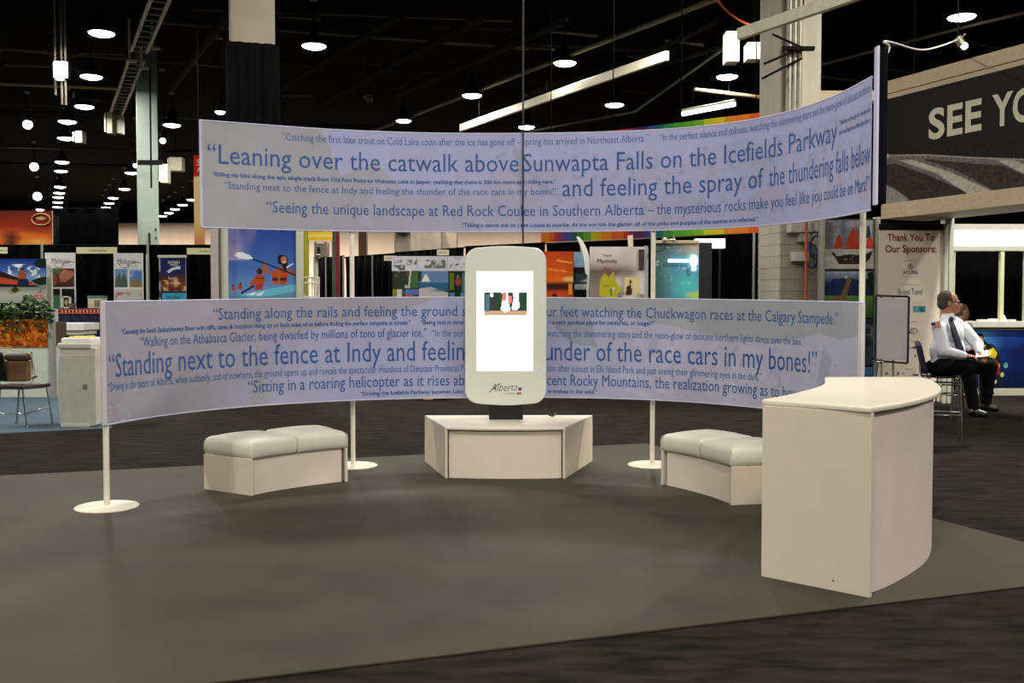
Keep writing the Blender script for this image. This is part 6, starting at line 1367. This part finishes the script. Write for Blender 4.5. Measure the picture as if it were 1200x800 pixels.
# ladder tray
t = thing('ladder_tray', 'steel ladder cable tray descending to two hanging boxes', 'cable tray', atz(163, 58, 8.6))
for seg in ([(190, -6), (163, 60)], [(160, 70), (136, 134)]):
    a, b = atz(*seg[0], 8.6), atz(*seg[1], 8.6); d = (b - a).normalized(); n_ = Vector((-d.y, d.x, 0)) * .2
    MB().tube([a - n_, b - n_], .05, n=6).tube([a + n_, b + n_], .05, n=6).build('side_rail', STEEL, t)
    k = int((b - a).length / .55); mb = MB()
    for i in range(k + 1):
        p = a.lerp(b, i / k); mb.tube([p - n_, p + n_], .03, n=6)
    mb.build('rung_lattice', STEEL, t)
    for f in (.1, .9): p = a.lerp(b, f); MB().tube([p, (p.x, p.y, 9.8)], .02, n=6).build('hanger_rod', DRAPE, t)
for px, y0, y1, w_, lab in ((151.2, 48, 73, 1.2, 'thin bright bracket post left of the ladder tray'), (178, 41, 58, 1.4, 'thin bright bracket post right of the ladder tray'), (165, 66, 81, 1.6, 'short bright bracket at the bend of the ladder tray')):
    a = aty(px, y1, 29); b = aty(px, y0, 29)
    MB().box((a.x - .025, 29, a.z), (a.x + .03, 29.06, 9.8)).box((a.x, 29, a.z), (a.x + .22, 29.06, a.z + .06)).build('tray_bracket', LST, loc=(a.x, 29, a.z), label=lab, cat='bracket')
def hangbox(label, p0, q0, p1, q1, Y, m, d=.4, cat='box', nm='junction_box'):
    t = thing(nm, label, cat, (XL((p0 + p1) / 2, Y), Y, zat(q1, Y)))
    fbox2(p0, q0, p1, q1, Y, Y + d, 'case', m, t, .02); x = XL((p0 + p1) / 2, Y)
    MB().tube([(x, Y + d / 2, zat(q0, Y) - .02), (x, Y + d / 2, 9.8)], .02, n=6).build('hanger_rod', DRAPE, t)
    a = aty(p0 + 1, q1, Y); MB().box((XL(p0, Y) - .01, Y - .02, zat(q1, Y) + .05), (XL(p0, Y) + .04, Y + .02, zat(q0, Y) - .05)).build('edge_bracket', LST, t)
BXM = mat('box_olive', (132, 128, 104), .55, var=.1)
hangbox('first tan steel box at the lower end of the ladder tray', 125, 131, 131, 156, 36, BXM); hangbox('second tan steel box at the lower end of the ladder tray', 135.5, 134, 141, 156, 36.3, BXM)
hangbox('tall pale steel box hanging at the end of the wide tray', 851, 36, 867, 72, 23.6, LST); hangbox('short pale steel box hanging beside the concrete column', 876, 49, 892, 69, 22.8, LST)
hangbox('small dark box above the far lamp row', 89, 106, 111, 116, 34, JSD); hangbox('small pale speaker box hanging near the far lamp row', 88, 153, 96, 167, 38, JST); hangbox('small pale box hanging beside the far column', 188, 192, 196, 214, 40, LST, cat='box'); hangbox('angled duct end beside the far column', 198, 184, 213, 200, 42, LST, cat='duct', nm='air_duct')
hangbox('small grey sensor box under the dark roof beams above the upper banner', 428, 111, 435, 117, 33, JST)
mb = MB(); mb.tube(catmull([atz(838, -4, 8.4), aty(850, 11, 23.6), aty(866, 23, 23.6), aty(883, 31, 22.9)], 6), .025); mb.build('orange_cord', mat('orange_cord'), loc=aty(866, 23, 23.6), label='sagging orange cord above the tall pale steel box', cat='cord')
c0 = aty(1036, 48, 7.4); cr = catmull([aty(1034, 58, 7.3), aty(1040, 62, 7.35), aty(1042, 54, 7.4), aty(1036, 49, 7.4), aty(1046, 50, 9), aty(1080, 58.5, 12), aty(1105, 53, 15), aty(1125, 45, 18), aty(1131, 40, 18.2)], 6)
MB().tube(cr, .006, r1=.014).build('pale_cord', mat('pale_cord', (180, 180, 170), .5), loc=cr[0], label='thin pale cord looping from the banner end post up to the small spotlight', cat='cord')
t = thing('spotlight', 'small bright spotlight on a pipe above the dark overhead sign', 'lamp', aty(1128, 53, 18))
c = aty(1128, 53, 18.); MB().tube([c + Vector((-.1, 0, .14)), c], .07, n=12).build('housing', STEEL, t); MB().ball(c + Vector((.02, -.03, -.02)), .06).build('lens', LAMPM, t); MB().tube([c + Vector((-.06, .05, .1)), (c.x - .06, c.y + .05, 9.8)], .015).build('stem', DSTEEL, t)

# high bay lamps
HOUS = mat('lamp_housing', (8, 8, 8), .8, spec=.05)
def lamp(px, py, label, h=8.4, r=.34, group='round high bay ceiling lamps', power=170, bulb=False):
    p = atz(px, py, h); t = thing('ceiling_lamp', label, 'lamp', (p.x, p.y, h), group)
    if bulb: MB().ball(p, r).build('bulb', LAMPM, t); MB().lathe([(.1, r * .8), (.1, r + .2), (.03, r + .25)], p, 14).build('socket', HOUS, t)
    else:
        MB().lathe([(.001, -.08), (r * .5, -.07), (r * .85, -.03), (r * .96, .01), (r * .9, .03), (.001, .03)], p, 20).build('lens', LAMPM, t)
        MB().lathe([(r, .0), (r * .97, .05), (r * .6, .22), (r * .3, .34), (r * .28, .5), (.03, .55)], p, 20).build('reflector', HOUS, t)
    MB().tube([(p.x, p.y, h + .3), (p.x, p.y, 9.8)], .02, n=6).build('stem', DSTEEL, t)
    MB().ball((p.x, p.y, 9.62), (.11, .11, .06)).build('hook_box', STEEL, t)
    l = bpy.data.lights.new('lamp_light', 'AREA'); l.shape = 'DISK'; l.size = .5; l.energy = power * LAMP; l.color = (1, .95, .87)
    o = bpy.data.objects.new('lamp_light', l); COL.objects.link(o); o.parent = t; o.location = (0, 0, -r if bulb else -.1)
ordn = ['first', 'second', 'third', 'fourth', 'fifth', 'sixth', 'seventh', 'eighth', 'ninth', 'tenth', 'eleventh', 'twelfth', 'last']
for i, (x, y) in enumerate([(119, 39), (107, 90), (99, 125), (79, 142.6), (77, 162), (72.6, 190), (71.5, 200.4), (70.4, 219), (69.3, 226), (68.2, 231), (67.8, 237), (67.6, 242.7)]):
    lamp(x, y, f'round ceiling lamp, {ordn[i] if i < 11 else "last"} and going away in the long row beside the ladder tray')
for i, (x, y) in enumerate([(146, 221.4), (132.6, 232), (128, 238), (124, 243), (120.7, 248)]): lamp(x, y, f'round ceiling lamp, {ordn[i] if i < 4 else "last"} of the short row above the tall black curtain wall')
for i, (x, y) in enumerate([(225, 234), (214, 240), (205, 245), (198, 249.4), (190.7, 253)]): lamp(x, y, f'round ceiling lamp, {ordn[i] if i < 4 else "last"} of the far row between the pale green column and the banner')
lamp(154, 202.6, 'round ceiling lamp just left of the pale green column'); lamp(201.5, 146.7, 'round ceiling lamp just right of the pale green column top')
lamp(368, 54, 'round ceiling lamp beside the cloth wrapped column'); lamp(662, 74, 'round ceiling lamp above the letters Sunwapta, under the long grey pipe'); lamp(553, 112, 'round ceiling lamp left of the hanging kiosk cable near the long pipe')
lamp(720, 123, 'round ceiling lamp just below the long pale steel tray'); lamp(617, 149, 'round ceiling lamp right of the kiosk cable at the upper banner edge'); lamp(473, 141.5, 'dim thin ceiling lamp low above the upper banner, middle of the dark roof', r=.3)
lamp(852, 90, 'round ceiling lamp beneath the tall pale steel box'); lamp(1127, 20, 'round ceiling lamp above the dark overhead sign')
lamp(896, -14, 'round ceiling lamp just above the wide pale tray, cut by the picture top')
lamp(258, 131, 'small bright ceiling lamp at the corner of the upper banner', r=.16, h=7.4); lamp(190.7, 165, 'tiny bright lamp on the right edge of the pale green column', r=.1, h=7.2, bulb=True, power=30)
lamp(159, 194, 'small bright lamp on the left edge of the pale green column', r=.1, h=7.6, bulb=True, power=30)
lamp(40, 195.4, 'round glowing globe lamp left of the long lamp row', r=.2, bulb=True, power=60); lamp(32.5, 146, 'double globe lamp high at the left beside the long lamp row', r=.17, bulb=True, power=60); lamp(43.8, 230, 'round glowing globe lamp above the orange sunset wall', r=.26, bulb=True, power=60); lamp(47, 245.6, 'small distant lamp just over the orange sunset wall', r=.3)
# work light on rails
t = thing('work_light', 'very bright square work light hanging on vertical rails', 'lamp', aty(72, 83, 26))
a, b = aty(64.5, 94, 26), aty(79.5, 73, 26)
MB().box((a.x, 25.9, a.z + .06), (b.x, 26.0, b.z), bev=.02).box((a.x + .06, 25.91, a.z), (b.x - .1, 25.99, a.z + .1)).build('glow_panel', LAMPM, t); MB().box((a.x + .02, 26.0, a.z + .04), (b.x - .02, 26.2, b.z + .06), bev=.02).build('housing', HOUS, t)
for px in (67.2, 74.5, 79): x = XL(px, 26.1); MB().tube([(x, 26.15, a.z - .35 if px < 70 else a.z - .6), (x, 26.15, 9.8)], .03, n=6).build('rail', JST, t)
# tube lamp
a, b = atz(800, 133.5, 7.4), atz(861, 122, 7.4)
t = thing('tube_lamp', 'bright tube lamp tilted over the upper banner left of the concrete column', 'lamp', (a + b) / 2)
MB().tube([a, b], .06, n=10).build('tube', LAMPM, t); MB().tube([a + U3 * .09, b + U3 * .09], .06, n=6).build('housing', mat('pale_housing', (200, 200, 180), .5), t)
for f in (.2, .8): p = a.lerp(b, f); MB().tube([p + U3 * .1, (p.x, p.y, 9.8)], .012, n=6).build('hanger_rod', DRAPE, t)
